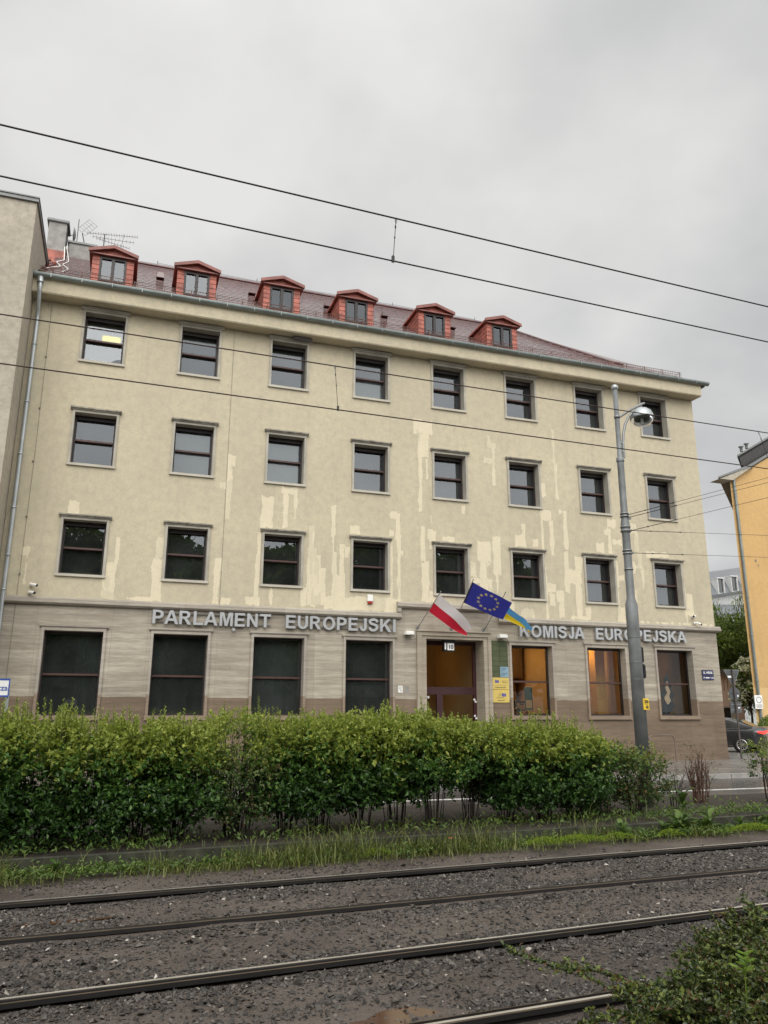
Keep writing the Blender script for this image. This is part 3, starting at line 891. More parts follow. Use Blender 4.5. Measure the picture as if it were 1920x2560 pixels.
# ------------------------------------------------------------------ bold grotesque capitals, drawn as outlines (cap height 1)
def arc(cx, cy, rx, ry, a0, a1, n=10):
    return [(cx + rx * math.cos(math.radians(a0 + (a1 - a0) * k / n)), cy + ry * math.sin(math.radians(a0 + (a1 - a0) * k / n))) for k in range(n + 1)]
def s_outline():
    P = [(.70, .72), (.65, .85), (.53, .91), (.39, .92), (.23, .90), (.125, .82), (.12, .70), (.20, .62), (.38, .56), (.55, .505), (.665, .42), (.675, .27), (.58, .135), (.41, .082), (.25, .095), (.13, .17), (.085, .30)]
    S = []
    for i in range(len(P) - 1):
        p0, p1, p2, p3 = P[max(i - 1, 0)], P[i], P[i + 1], P[min(i + 2, len(P) - 1)]
        for q in range(4):
            t = q / 4
            S.append(tuple(.5 * (2 * p1[d] + (p2[d] - p0[d]) * t + (2 * p0[d] - 5 * p1[d] + 4 * p2[d] - p3[d]) * t * t + (3 * p1[d] - p0[d] - 3 * p2[d] + p3[d]) * t ** 3) for d in (0, 1)))
    S.append(P[-1]); Lf, Rt = [], []
    for i in range(len(S)):
        a, b = S[max(i - 1, 0)], S[min(i + 1, len(S) - 1)]; dx, dy = b[0] - a[0], b[1] - a[1]; l = math.hypot(dx, dy)
        Lf.append((S[i][0] - dy / l * .096, S[i][1] + dx / l * .096)); Rt.append((S[i][0] + dy / l * .096, S[i][1] - dx / l * .096))
    return Lf + Rt[::-1]
CAPS = {
 'I': [[(0, 0), (.205, 0), (.205, 1), (0, 1)]],
 'L': [[(0, 0), (.70, 0), (.70, .17), (.205, .17), (.205, 1), (0, 1)]],
 'T': [[(0, 1), (0, .83), (.32, .83), (.32, 0), (.525, 0), (.525, .83), (.845, .83), (.845, 1)]],
 'E': [[(0, 0), (.76, 0), (.76, .17), (.205, .17), (.205, .42), (.69, .42), (.69, .59), (.205, .59), (.205, .83), (.74, .83), (.74, 1), (0, 1)]],
 'N': [[(0, 0), (.19, 0), (.19, .65), (.60, 0), (.80, 0), (.80, 1), (.61, 1), (.61, .34), (.20, 1), (0, 1)]],
 'M': [[(0, 0), (.185, 0), (.185, .79), (.385, 0), (.575, 0), (.775, .79), (.775, 0), (.96, 0), (.96, 1), (.66, 1), (.48, .33), (.30, 1), (0, 1)]],
 'A': [[(0, 0), (.215, 0), (.295, .23), (.70, .23), (.785, 0), (1, 0), (.615, 1), (.385, 1)], [(.355, .40), (.497, .78), (.64, .40)]],
 'K': [[(0, 0), (.205, 0), (.205, .30), (.36, .47), (.67, 0), (.93, 0), (.505, .61), (.90, 1), (.63, 1), (.205, .555), (.205, 1), (0, 1)]],
 'U': [[(0, 1)] + arc(.4, .37, .4, .385, 180, 360, 14) + [(.8, 1), (.595, 1)] + arc(.4, .38, .195, .225, 360, 180, 12) + [(.205, 1)]],
 'P': [[(0, 0), (.205, 0), (.205, .37)] + arc(.40, .685, .37, .315, -90, 90) + [(0, 1)], [(.205, .54), (.205, .83)] + arc(.38, .685, .175, .145, 90, -90)],
 'R': [[(0, 0), (.205, 0), (.205, .42), (.28, .42), (.37, .38), (.62, 0), (.87, 0), (.70, .27), (.56, .44)] + arc(.44, .72, .34, .28, -60, 90) + [(0, 1)], [(.205, .58), (.205, .83)] + arc(.42, .705, .155, .125, 90, -90)],
 'O': [arc(.485, .5, .485, .515, 0, 348, 29), arc(.485, .5, .275, .345, 360, 12, 29)],
 'J': [[(.355, 1), (.355, .33)] + arc(.275, .30, .08, .135, 0, -180, 8) + [(.19, .35), (0, .33)] + arc(.28, .30, .28, .315, 180, 360, 12) + [(.56, 1)]],
 'S': [s_outline()],
}
_CP = {}
def cap_mesh(ch):
    if ch in _CP: return _CP[ch]
    cu = bpy.data.curves.new('t', 'CURVE'); cu.dimensions = '2D'; cu.fill_mode = 'BOTH'; cu.extrude = .5
    for pts in CAPS[ch]:
        sp = cu.splines.new('POLY'); sp.points.add(len(pts) - 1); sp.use_cyclic_u = True
        for q, (x, y) in zip(sp.points, pts): q.co = (x, y, 0, 1)
    o = bpy.data.objects.new('t', cu); COL.objects.link(o)
    me = bpy.data.meshes.new_from_object(o.evaluated_get(bpy.context.evaluated_depsgraph_get()))
    r = ([tuple(v.co) for v in me.vertices], [tuple(p_.vertices) for p_ in me.polygons])
    bpy.data.objects.remove(o); bpy.data.curves.remove(cu); bpy.data.meshes.remove(me)
    _CP[ch] = r
    return r

# ------------------------------------------------------------------ lettering
def letter_sign(words, z0, z1, label):
    """words: list of (text, x_left, x_right)"""
    xa = words[0][1]
    root = empty('facade_lettering', (xa, -.1, z0), label, 'sign')
    mb = MB()
    for (t, a, b_) in words:
        for z in (z0 + .055, z1 - .085): mb.box(a - .02, b_ + .02, -.075, -.055, z, z + .03)
        for x in np.arange(a + .15, b_, .8):
            mb.box(x, x + .02, -.056, -.012, z0 + .06, z0 + .08); mb.box(x, x + .02, -.056, -.012, z1 - .08, z1 - .06)
    mb.build('mounting_rail', ['letter_rail'], root)
    h = z1 - z0
    for (t, a, b_) in words:
        k = h
        bw = []
        for ch in t:
            xs = [v[0] for v in cap_mesh(ch)[0]]; bw.append((min(xs), max(xs)))
        tot = sum((q - p_) for p_, q in bw) * k
        adj = [(-.10 if (c1 + c2) in ('LA', 'AR', 'PA', 'KA', 'JA') else 0) * k for c1, c2 in zip(t, t[1:])]
        gap = ((b_ - a) - tot - sum(adj)) / max(1, len(t) - 1)
        x = a
        for i, (ch, (p_, q)) in enumerate(zip(t, bw)):
            vs, fs = cap_mesh(ch)
            out = [(x + (v[0] - p_) * k, -.16 if v[2] > 0 else -.085, z0 + v[1] * k) for v in vs]
            MB().add(out, fs).build('letter', ['letter_face'], root)
            x += (q - p_) * k + gap + (adj[i] if i < len(adj) else 0)
    return root
letter_sign([('PARLAMENT', 2.14, 5.69), ('EUROPEJSKI', 6.17, 9.83)], 4.215, 4.625, 'grey metal letters PARLAMENT EUROPEJSKI on rails left of the entrance')
letter_sign([('KOMISJA', 14.42, 17.02), ('EUROPEJSKA', 17.5, 21.44)], 4.215, 4.625, 'grey metal letters KOMISJA EUROPEJSKA on rails right of the entrance')

# ------------------------------------------------------------------ flags
def cloth_mat(name, col, trans=0.35):
    m, nt, b = nodes_of(name)
    b.inputs['Base Color'].default_value = c4(col); b.inputs['Roughness'].default_value = .75
    wv = N(nt, 'ShaderNodeTexWave'); wv.inputs['Scale'].default_value = 160
    L(nt, pos(nt), wv.inputs['Vector']); bump(nt, b, wv.outputs['Fac'], .08, .002)
    t = N(nt, 'ShaderNodeBsdfTranslucent'); t.inputs[0].default_value = c4(col)
    mx = N(nt, 'ShaderNodeMixShader'); mx.inputs[0].default_value = trans
    L(nt, b.outputs[0], mx.inputs[1]); L(nt, t.outputs[0], mx.inputs[2])
    L(nt, mx.outputs[0], nt.nodes['Material Output'].inputs['Surface'])
cloth_mat('flag_white', (.86, .82, .84)); cloth_mat('flag_red', (.62, .015, .045)); cloth_mat('flag_blue', (.035, .04, .33), .4)
cloth_mat('flag_star', (.85, .72, .30)); cloth_mat('flag_yellow', (.85, .66, .03)); cloth_mat('flag_sky', (.10, .36, .72)); cloth_mat('flag_edge', (.02, .02, .06))

def flag(base, tip, surf, nu, nv, colour, mats, label, stars=False):
    root = empty('flag', base, label, 'flag')
    B, T = Vector(base), Vector(tip)
    d = (T - B).normalized()
    mb = MB(); mb.tube([B, T + d * .04], .0125, 8); mb.lathe([(.0, -.02), (.02, -.01), (.022, .01), (.0, .03)], T + d * .05, 10)
    mb.build('flag_pole', ['steel'], root)
    mb = MB(); mb.box(B.x - .05, B.x + .05, -.03, -.012, B.z - .07, B.z + .08); mb.tube([B - d * .02 + Vector((0, .02, 0)), B + d * .16], .022, 8)
    mb.build('bracket', ['steel'], root)
    mb = MB()
    for i in range(nu):
        for j in range(nv):
            u0, u1, v0, v1 = i / nu, (i + 1) / nu, j / nv, (j + 1) / nv
            mb.add([surf(u0, v0), surf(u1, v0), surf(u1, v1), surf(u0, v1)], [(0, 1, 2, 3)], colour((u0 + u1) / 2, (v0 + v1) / 2), True)
    if stars:
        for k in range(12):
            a = 2 * PI * k / 12
            cu, cv = .50 + math.cos(a) * .235, .5 + math.sin(a) * .335
            for side in (-1, 1):
                pts = []
                for q in range(10):
                    rr = (.078 if q % 2 == 0 else .031); b_ = PI / 2 + q * PI / 5
                    u, v = cu + math.cos(b_) * rr * .67, cv - math.sin(b_) * rr
                    e = .003
                    P = Vector(surf(u, v)); nrm = (Vector(surf(u + e, v)) - P).cross(Vector(surf(u, v + e)) - P).normalized()
                    pts.append(P + nrm * side * .004)
                P = Vector(surf(cu, cv)); nrm = (Vector(surf(cu + .003, cv)) - P).cross(Vector(surf(cu, cv + .003)) - P).normalized()
                mb.add([P + nrm * side * .005] + pts, [(0, 1 + q, 1 + (q + 1) % 10) for q in range(10)], 1)
    mb.build('cloth', mats, root)
    return root

def V3(*a): return Vector(a)
def bil(a, b, c, d, u, v):   # a: hoist top, b: fly top, c: fly bottom, d: hoist bottom
    return (a * (1 - u) + b * u) * (1 - v) + (d * (1 - u) + c * u) * v

pa, pb, pc, pd = V3(10.995, -1.12, 5.39), V3(12.22, -1.0, 4.34), V3(12.11, -.75, 4.11), V3(10.83, -.62, 4.88)
def s_pl(u, v):
    P = bil(pa, pb, pc, pd, u, v)
    P += V3(.06, 0, .07) * math.sin(PI * u) * (1 - v) * .6 + V3(0, 0, -.06) * math.sin(PI * u) * v
    P.y += .10 * math.sin(2.2 * PI * u + v * 3.0) * u + .12 * math.sin(v * PI) * u
    return P
flag((10.64, -.05, 4.38), (11.01, -1.15, 5.43), s_pl, 26, 12, lambda u, v: 0 if v < .5 else 1, ['flag_white', 'flag_red'], 'white and red flag flying on the leftmost pole over the entrance')
ea, eb, ec, ed = V3(12.095, -1.33, 5.82), V3(13.57, -1.3, 5.21), V3(13.41, -.85, 4.69), V3(12.01, -.78, 5.21)
def s_eu(u, v):
    P = bil(ea, eb, ec, ed, u, v)
    P.y += .05 * math.sin(2.6 * PI * u + v * 1.5) * u
    P.z += -.02 * math.sin(PI * u)
    return P
flag((11.88, -.05, 4.37), (12.10, -1.35, 5.86), s_eu, 30, 14, lambda u, v: 2 if u < .035 else 0, ['flag_blue', 'flag_star', 'flag_edge'], 'blue flag with a ring of twelve yellow stars on the middle pole', True)
# the third flag hangs limp, twisted to a narrow tail
def s_ua(u, v):
    A = [V3(13.36, -1.0, 5.42), V3(13.62, -.85, 5.20), V3(13.80, -.8, 5.06), V3(14.07, -.75, 4.90), V3(14.33, -.7, 4.77), V3(14.62, -.65, 4.43)]
    Bm = [V3(13.26, -.62, 4.98), V3(13.42, -.60, 4.90), V3(13.62, -.55, 4.79), V3(13.92, -.55, 4.66), V3(14.22, -.55, 4.53), V3(14.58, -.6, 4.33)]
    t = u * 5; i = min(int(t), 4); fr = t - i
    a = A[i].lerp(A[i + 1], fr); b_ = Bm[i].lerp(Bm[i + 1], fr)
    P = a.lerp(b_, v)
    P.y += .05 * math.sin(v * 2 * PI + u * 4) + .12 * math.sin(v * PI)
    return P
flag((13.09, -.05, 4.39), (13.40, -1.10, 5.54), s_ua, 24, 10, lambda u, v: 1 if (v > .48 and u < .9) or u > .95 and v > .4 else 0, ['flag_sky', 'flag_yellow'], 'blue and yellow flag hanging twisted on the rightmost pole, partly hidden')

# ------------------------------------------------------------------ small things fixed to the facade
def camera_unit(loc, aim, label):
    root = empty('security_camera', loc, label, 'camera', 'security cameras on the facade')
    x, y, z = loc
    mb = MB(); mb.lathe([(.0, 0), (.055, 0), (.055, -.05), (.03, -.07), (.0, -.07)], (x, -.004, z), 14, 0, 'y'); mb.tube([(x, -.06, z), (x + aim[0] * .05, -.15, z + aim[2] * .05)], .02, 8)
    mb.build('mount', ['white_plastic'], root)
    a = V3(*aim).normalized(); c = V3(x, -.15, z)
    mb = MB(); mb.tube([c - a * .04, c - a * .03, c + a * .16], [.03, .045, .045], 12)
    hs = mb.build('housing', ['white_plastic'], root)
    mb = MB(); mb.tube([c + a * .158, c + a * .19], [.043, .036], 12); mb.build('lens', ['black_plastic'], root)
camera_unit((-1.27, -.01, 5.20), (.9, -.35, -.18), 'white camera near the left facade end, upper of the pair by the rain pipe')
camera_unit((-1.29, -.01, 4.97), (.8, -.55, -.12), 'white camera just above the ledge, lower of the pair by the rain pipe')
camera_unit((21.93, -.01, 5.22), (-.8, -.5, -.1), 'white camera near the right corner, upper of the pair above the ledge')
camera_unit((21.99, -.01, 4.97), (.5, -.7, -.35), 'white camera near the right corner, lower of the pair above the ledge')

root = empty('alarm_box', (8.97, -.003, 5.17), 'cream and red alarm siren box under a first-floor window', 'alarm box')
mb = MB(); mb.bevbox(8.88, 9.07, -.09, -.004, 5.20, 5.42, .012); mb.build('housing', ['white_plastic'], root)
mb = MB(); mb.bevbox(8.89, 9.06, -.085, -.005, 5.12, 5.197, .012); mb.build('beacon', ['red_lens'], root)

def floodlight(x, z, label):
    root = empty('floodlight', (x, -.02, z), label, 'light', 'floodlights beside the entrance')
    mb = MB(); mb.bevbox(x - .15, x + .15, -.30, -.06, z - .07, z + .06, .02, 0); mb.build('housing', ['white_plastic'], root)
    mb = MB(); mb.box(x - .12, x + .12, -.27, -.09, z - .082, z - .071); mb.build('lens', ['black_plastic'], root)
    mb = MB(); mb.box(x - .04, x + .04, -.061, -.012, z - .04, z + .04); mb.tube([(x + .15, -.1, z), (x + .26, -.05, z - .02), (x + .30, -.02, z - .12), (x + .18, -.02, z - .16)], .01, 5); mb.build('bracket', ['white_plastic'], root)
floodlight(10.29, 4.20, 'white box floodlight left of the entrance portal'); floodlight(13.72, 4.20, 'white box floodlight right of the entrance portal')
root = empty('spot_lamp', (4.55, -.05, 4.1), 'tiny grey spot lamp hanging under the letter M', 'light')
mb = MB(); mb.bevbox(4.51, 4.60, -.17, -.08, 4.07, 4.15, .01); mb.tube([(4.55, -.1, 4.15), (4.55, -.03, 4.2)], .01, 5); mb.build('housing', ['letter_face'], root)

root = empty('house_number', (11.86, -.02, 3.88), 'dark lantern with lit white number 10 above the door', 'house number')
mb = MB(); mb.bevbox(11.66, 12.04, .1, .3, 3.66, 4.0, .015); mb.prism([(11.63, 4.0), (12.07, 4.0), (12.0, 4.06), (11.70, 4.06)], 'y', .06, .34); mb.build('lantern', ['dark_metal'], root)
mb = MB(); mb.box(11.78, 12.02, .092, .099, 3.70, 3.93, 0); mb.box(11.68, 11.735, .092, .099, 3.72, 3.93, 0); mb.text('10', .135, 11.90, 3.745, .0915, .003, .03, 1)
mb.build('number_plate', ['sign_white', 'ink'], root)

root = empty('glass_directory', (13.66, -.01, 2.84), 'tall board of dark green and blue name panels beside the door', 'board')
mb = MB(); gx = [13.35, 13.665, 13.98]
for r in range(7):
    for c in range(2):
        z1_ = 4.06 - r * .176; z0_ = z1_ - .168
        mb.box(gx[c] + .004, gx[c + 1] - .004, -.036, -.014, z0_, z1_, 1 if (c == 1 and r >= 5) else 0)
        if c == 1 and r >= 5:
            for q in range(3): mb.box(gx[c] + .04, gx[c + 1] - .03 - .05 * q, -.0385, -.0365, z1_ - .05 - .035 * q, z1_ - .04 - .035 * q, 2)
mat('plaque_green', (.085, .10, .055), .18, var=.25, vscale=2.5); mat('plaque_blue', (.22, .34, .42), .3)
mb.build('name_panel', ['plaque_green', 'plaque_blue', 'ink'], root)
def plaque(z0, z1, kind, label):
    root = empty('brass_plaque', (13.67, -.01, z0), label, 'plaque', 'yellow plaques beside the door')
    mb = MB(); mb.bevbox(13.35, 13.98, -.035, -.013, z0, z1, .004); mb.build('plate', ['brass'], root)
    mb = MB(); y = -.0375
    def bar(x0, x1, z, t=.012, m=1): mb.box(x0, x1, y, -.0355, z, z + t, m)
    if kind == 0:
        mb.box(13.46, 13.60, y, -.0355, z0 + .215, z0 + .305, 0); bar(13.72, 13.88, z0 + .27); bar(13.72, 13.91, z0 + .225); mb.box(13.935, 13.94, y, -.0355, z0 + .215, z0 + .31, 1)
        bar(13.45, 13.88, z0 + .135, .006, 2); bar(13.47, 13.86, z0 + .05, .022)
    else:
        mb.box(13.70, 13.85, y, -.0355, z0 + .20, z0 + .30, 0); bar(13.50, 13.78, z0 + .165, .014); bar(13.45, 13.88, z0 + .125, .005, 2); bar(13.53, 13.80, z0 + .055, .02)
        for k in range(9):
            a = PI * .15 + PI * .75 * k / 8
            mb.box(13.66 + .10 * math.cos(a) - .02, 13.66 + .10 * math.cos(a), y, -.0355, z0 + .24 + .09 * math.sin(a), z0 + .246 + .09 * math.sin(a), 2)
        for k in range(6): bar(13.56 + .006 * k, 13.69, z0 + .21 + .016 * k, .004, 2)
    fx, fz = (13.53, z0 + .26) if kind == 0 else (13.775, z0 + .25)
    for k in range(12):
        a = 2 * PI * k / 12
        mb.box(fx + .028 * math.cos(a) - .004, fx + .028 * math.cos(a) + .004, y - .001, y - .0002, fz + .028 * math.sin(a) - .004, fz + .028 * math.sin(a) + .004, 3)
    mb.build('engraving', ['eu_blue', 'ink_brown', 'ink_brown', 'sign_yellow'], root)
plaque(2.425, 2.815, 0, 'upper yellow plaque with small blue emblem beside the door'); plaque(1.99, 2.415, 1, 'lower yellow plaque with emblem at its middle beside the door')

root = empty('intercom', (10.07, -.01, 2.28), 'white rounded plate with drawn symbol left of the entrance', 'intercom')
mb = MB(); mb.bevbox(9.96, 10.12, -.035, -.013, 2.27, 2.50, .015); mb.build('plate', ['white_plastic'], root)
mb = MB()
for q in ((9.985, 10.09, 2.46, 2.468), (9.985, 9.993, 2.39, 2.46), (9.985, 10.06, 2.39, 2.398), (10.03, 10.10, 2.36, 2.368), (10.05, 10.058, 2.29, 2.36), (10.02, 10.10, 2.425, 2.433)): mb.box(q[0], q[1], -.038, -.0355, q[2], q[3])
mb.build('symbol', ['ink'], root)
mb = MB(); mb.bevbox(10.20, 10.34, -.02, -.0125, 2.28, 2.48, .003); mb.build('bare_patch', ['concrete'], None, 'small dull square patch beside the white intercom plate', 'patch', loc=(10.27, -.0125, 2.28))

root = empty('street_sign', (22.37, -.02, 2.88), 'dark blue enamel street sign UL. WIDOK near the building corner', 'street sign')
mb = MB(); mb.bevbox(22.10, 22.63, -.04, -.014, 3.04, 3.23, .006, 0); mb.bevbox(22.11, 22.63, -.04, -.014, 2.86, 3.025, .006, 0); mb.build('plate', ['sign_navy'], root)
mb = MB(); mb.text('UL. WIDOK', .085, 22.365, 3.092, -.0405, .003, .02, 0, width=.43)
mb.box(22.24, 22.42, -.0425, -.0405, 2.925, 2.96, 0); mb.box(22.42, 22.52, -.0425, -.0405, 2.938, 2.948, 0); mb.prism([(22.52, 2.915), (22.55, 2.943), (22.52, 2.97)], 'y', -.0425, -.0405, 0)
mb.text('7', .075, 22.17, 2.905, -.0405, .002, .02, 0); mb.text('11', .075, 22.59, 2.905, -.0405, .002, .02, 0)
mb.build('lettering', ['sign_white'], root)

# ------------------------------------------------------------------ roof aerials
def yagi(base, h, booms, label):
    root = empty('tv_antenna', base, label, 'antenna', 'aerials on the roof')
    B = V3(*base); T = B + V3(0, 0, h)
    mb = MB(); mb.tube([B - V3(0, 0, .3), T], .02, 6); mb.build('mast', ['dark_metal'], root)
    mb = MB()
    for (p0, p1, n, el) in booms:
        a, b_ = V3(*p0), V3(*p1); mb.tube([a, b_], .011, 5)
        for k in range(n):
            p_ = a.lerp(b_, k / (n - 1)); mb.tube([p_ - V3(0, el, 0), p_ + V3(0, el, 0)], .006, 4); mb.tube([p_ - V3(0, 0, .05), p_ + V3(0, 0, .05)], .005, 4)
    mb.build('boom', ['steel'], root)
yagi((-.62, 5.2, 19.3), .9, [((-1.25, 5.2, 20.12), (.62, 5.2, 20.33), 20, .12), ((-1.05, 5.2, 20.0), (.5, 5.2, 20.05), 12, .12), ((-.9, 5.2, 19.95), (.35, 5.2, 19.75), 12, .12), ((.05, 5.2, 19.8), (.1, 5.2, 20.3), 2, .1)], 'long yagi television aerial with three booms above the chimney wall')
root = empty('grid_antenna', (-1.35, 5.2, 19.5), 'tilted wire grid aerial on the roof next to the chimney', 'antenna', 'aerials on the roof')
mb = MB(); mb.tube([(-1.25, 5.2, 19.3), (-1.45, 5.2, 20.05)], .018, 6); mb.tube([(-1.62, 5.2, 19.3), (-1.62, 5.2, 20.65)], .014, 6); mb.build('mast', ['dark_metal'], root)
mb = MB()
c = V3(-1.28, 5.15, 20.32); ax = V3(.62, 0, .78).normalized(); ay = V3(.78, 0, -.62).normalized()
for k in range(6):
    t = -.32 + .64 * k / 5; mb.tube([c + ax * t - ay * .2, c + ax * t + ay * .2], .008, 4)
for k in range(3):
    t = -.2 + .2 * k; mb.tube([c + ay * t - ax * .32, c + ay * t + ax * .32], .008, 4)
mb.build('grid', ['steel'], root)
root = empty('satellite_dish', (-1.7, 5.2, 19.5), 'dark satellite dish seen edge on beside the chimney', 'antenna', 'aerials on the roof')
mb = MB()
for k in range(10):
    pass
mb.lathe([(.0, .06), (.12, .045), (.24, .01), (.30, -.03), (.29, -.035), (.22, 0), (.0, .05)], (-1.72, 5.1, 19.85), 18, 0, 'x'); mb.build('dish', ['steel'], root)
mb = MB(); mb.tube([(-1.72, 5.1, 19.3), (-1.72, 5.1, 19.85), (-2.0, 5.1, 19.75)], .018, 6); mb.tube([(-2.0, 5.1, 19.75), (-1.98, 5.1, 19.9)], .04, 6); mb.build('arm', ['dark_metal'], root)

# ------------------------------------------------------------------ what shows inside the lit rooms
emit('lamp_warm', (1.0, .58, .22), 11.0); emit('lamp_tube', (1.0, .80, .03), .8, (.8, .75, .4)); emit('lamp_white', (1.0, .9, .7), 4.0)
def ceiling_light(x, y, z, sx, sy, mt, label, st='white_plastic'):
    root = empty('ceiling_light', (x, y, z), label, 'lamp')
    mb = MB(); mb.box(x - sx - .02, x + sx + .02, y - sy - .02, y + sy + .02, z, z + .03); mb.build('fitting', [st], root)
    mb = MB(); mb.box(x - sx, x + sx, y - sy, y + sy, z - .03, z - .001); mb.build('diffuser', [mt], root)
ceiling_light(14.9, 2.2, 4.34, .5, .35, 'lamp_warm', 'warm ceiling light inside the window right of the name plaques')
ceiling_light(17.9, 2.2, 4.34, .5, .35, 'lamp_warm', 'warm ceiling light inside the window with the glass partition')
ceiling_light(20.9, 2.9, 4.34, .16, .16, 'lamp_warm', 'warm ceiling light inside the rightmost lit window')
ceiling_light(11.6, 3.6, 4.44, .22, .15, 'lamp_warm', 'warm ceiling light in the entrance hall behind the door')
root = empty('ceiling_light', (.18, 1.5, 13.96), 'bright yellow ceiling lamp seen in the top left window', 'lamp')
mb = MB(); mb.bevbox(-.12, .46, 1.35, 1.65, 13.84, 13.95, .03); mb.build('diffuser', ['lamp_tube'], root)
mb = MB(); mb.box(-.15, .49, 1.3, 1.7, 13.96, 14.0); mb.tube([(.18, 1.5, 14.0), (.18, 1.5, 14.14)], .02, 6); mb.build('fitting', ['white_plastic'], root)

def tube_light(x, y, z, w_, label):
    root = empty('tube_light', (x, y, z), label, 'lamp')
    mb = MB(); mb.box(x - w_, x + w_, y - .05, y + .05, z, z + .04); mb.build('fitting', ['white_plastic'], root)
    mb = MB(); mb.box(x - w_ + .03, x + w_ - .03, y - .03, y + .03, z - .03, z - .001); mb.build('tube', ['lamp_white'], root)
tube_light(14.75, 1.5, 4.05, .45, 'slim ceiling tube near the glass right of the plaques'); tube_light(17.7, 1.3, 4.10, .40, 'slim ceiling tube inside the window with the glass partition'); tube_light(17.9, 2.6, 4.2, .40, 'second slim tube, deeper inside the window with the glass partition')
mat('bulkhead_brown', (.17, .105, .055), .8); mat('cabinet_dark', (.05, .04, .035), .6); mat('curtain_orange', (.74, .40, .10), .9, var=.2, vscale=3)
root = empty('ceiling_bulkhead', (15.2, 3.0, 3.35), 'added dark brown panel standing for ceiling shade inside the window right of the plaques', 'panel')
mb = MB(); mb.box(14.5, 16.2, 3.0, 3.08, 2.95, 4.38); mb.box(13.6, 14.5, 3.3, 3.36, 3.45, 4.38); mb.build('panel', ['bulkhead_brown'], root)  # added panel, makes the upper part of this window look dark
root = empty('orange_curtain', (14.9, 3.6, .6), 'draped orange curtain glowing behind the desk in the lit office', 'curtain')
mb = MB(); n = 40
for k in range(n):
    x0, x1 = 13.7 + 2.5 * k / n, 13.7 + 2.5 * (k + 1) / n; f = lambda x: 3.6 + .05 * math.sin(x * 16) + .02 * math.sin(x * 41)
    mb.add([(x0, f(x0), .65), (x1, f(x1), .65), (x1, f(x1), 3.2), (x0, f(x0), 3.2)], [(0, 1, 2, 3)], 0, True)
mb.build('cloth', ['curtain_orange'], root)
root = empty('filing_cabinet', (17.0, 3.2, .6), 'dark tall cabinet on the left inside the second lit window', 'cabinet')
mb = MB(); mb.bevbox(16.6, 17.25, 3.0, 3.6, .6, 3.0, .02); mb.box(16.6, 17.25, 2.985, 2.999, 1.7, 1.73); mb.build('carcass', ['cabinet_dark'], root)
root = empty('dark_partition', (20.6, 3.2, .6), 'brown partition wall dimming the rightmost lit window', 'panel')
mb = MB(); mb.box(19.6, 21.9, 3.2, 3.28, 3.3, 4.38, 0); mb.box(21.3, 21.9, 2.2, 2.3, .62, 4.38, 1); mb.box(19.55, 20.0, 2.6, 2.7, .62, 3.6, 0); mb.build('panel', ['bulkhead_brown', 'room_warm'], root)  # added boards, put in to make this window dimmer
def office_plant():
    root = empty('potted_plant', (14.75, 1.1, .65), 'dark leafy pot plant inside the window right of the plaques', 'plant')
    mb = MB(); mb.lathe([(.0, .65), (.14, .65), (.18, 1.0), (.0, .98)], (14.75, 1.1, 0), 14); mb.build('pot', ['black_plastic'], root)
    rg = np.random.default_rng(3); n = 90
    C_ = np.stack([14.75 + rg.normal(0, .14, n), 1.1 + rg.normal(0, .12, n), rg.uniform(1.0, 2.0, n)], 1); D_ = np.stack([rg.normal(0, 1, n), rg.normal(0, 1, n), rg.normal(0, .4, n)], 1)
    V_, F_ = leaves(C_, D_, .22, .09, rg); np_mesh('foliage', V_, F_, 0, ['dark_leaf'], root, (14.75, 1.1, .65))
leaf_mat('dark_leaf', (.01, .016, .01), (.03, .045, .02))
office_plant()
root = empty('reception_desk', (15.0, 2.6, .6), 'pale desk with dark edge inside the window right of the plaques', 'desk')
mat('desk_wood', (.60, .36, .13), .5); mat('wall_ochre', (.72, .40, .09), .8)
mb = MB(); mb.box(14.0, 15.9, 2.3, 2.9, 2.02, 2.07, 1); mb.build('top', ['desk_wood', 'black_plastic'], root)
mb = MB(); mb.box(14.05, 15.85, 2.35, 2.85, .6, 2.02, 0); mb.box(14.05, 15.85, 2.345, 2.35, 1.72, 1.76, 1); mb.box(14.05, 15.85, 2.344, 2.35, 1.5, 1.52, 1); mb.build('front', ['desk_wood', 'black_plastic'], root)
root = empty('wall_panel', (15.55, 1.4, 1.7), 'green framed notice board inside the window right of the plaques', 'board')
mb = MB(); mb.box(15.36, 15.68, 1.4, 1.43, 1.75, 2.55, 0); mb.box(15.40, 15.64, 1.395, 1.399, 1.82, 2.1, 1)
mat('board_green', (.06, .10, .06), .5); mb.build('board', ['board_green', 'desk_wood'], root)
root = empty('picture', (14.55, 4.1, 3.2), 'orange square picture on the back wall of the lit office', 'picture')
mb = MB(); mb.box(14.9, 15.7, 4.12, 4.16, 3.0, 3.9, 0); mb.build('canvas', ['wall_ochre'], root)
root = empty('glass_partition', (17.6, 2.0, .6), 'brown framed interior glass door behind the second lit window', 'door')
mb = MB()
for x in (17.3, 18.35): mb.box(x, x + .08, 2.0, 2.06, .6, 3.5)
mb.box(17.3, 18.43, 2.0, 2.06, 3.44, 3.52); mb.box(17.3, 18.43, 2.0, 2.06, 2.3, 2.38)
mb.build('frame', ['brown_frame_shaded'], root)
mb = MB(); mb.quad((17.38, 2.03, .6), (18.35, 2.03, .6), (18.35, 2.03, 3.44), (17.38, 2.03, 3.44)); mb.build('pane', ['pane_clear'], root)
root = empty('column', (18.9, 1.8, .6), 'ochre yellow square pillar inside the second lit window', 'pillar')
mb = MB(); mb.bevbox(18.62, 19.05, 1.7, 2.1, .6, 4.39, .01); mb.build('shaft', ['wall_ochre'], root)
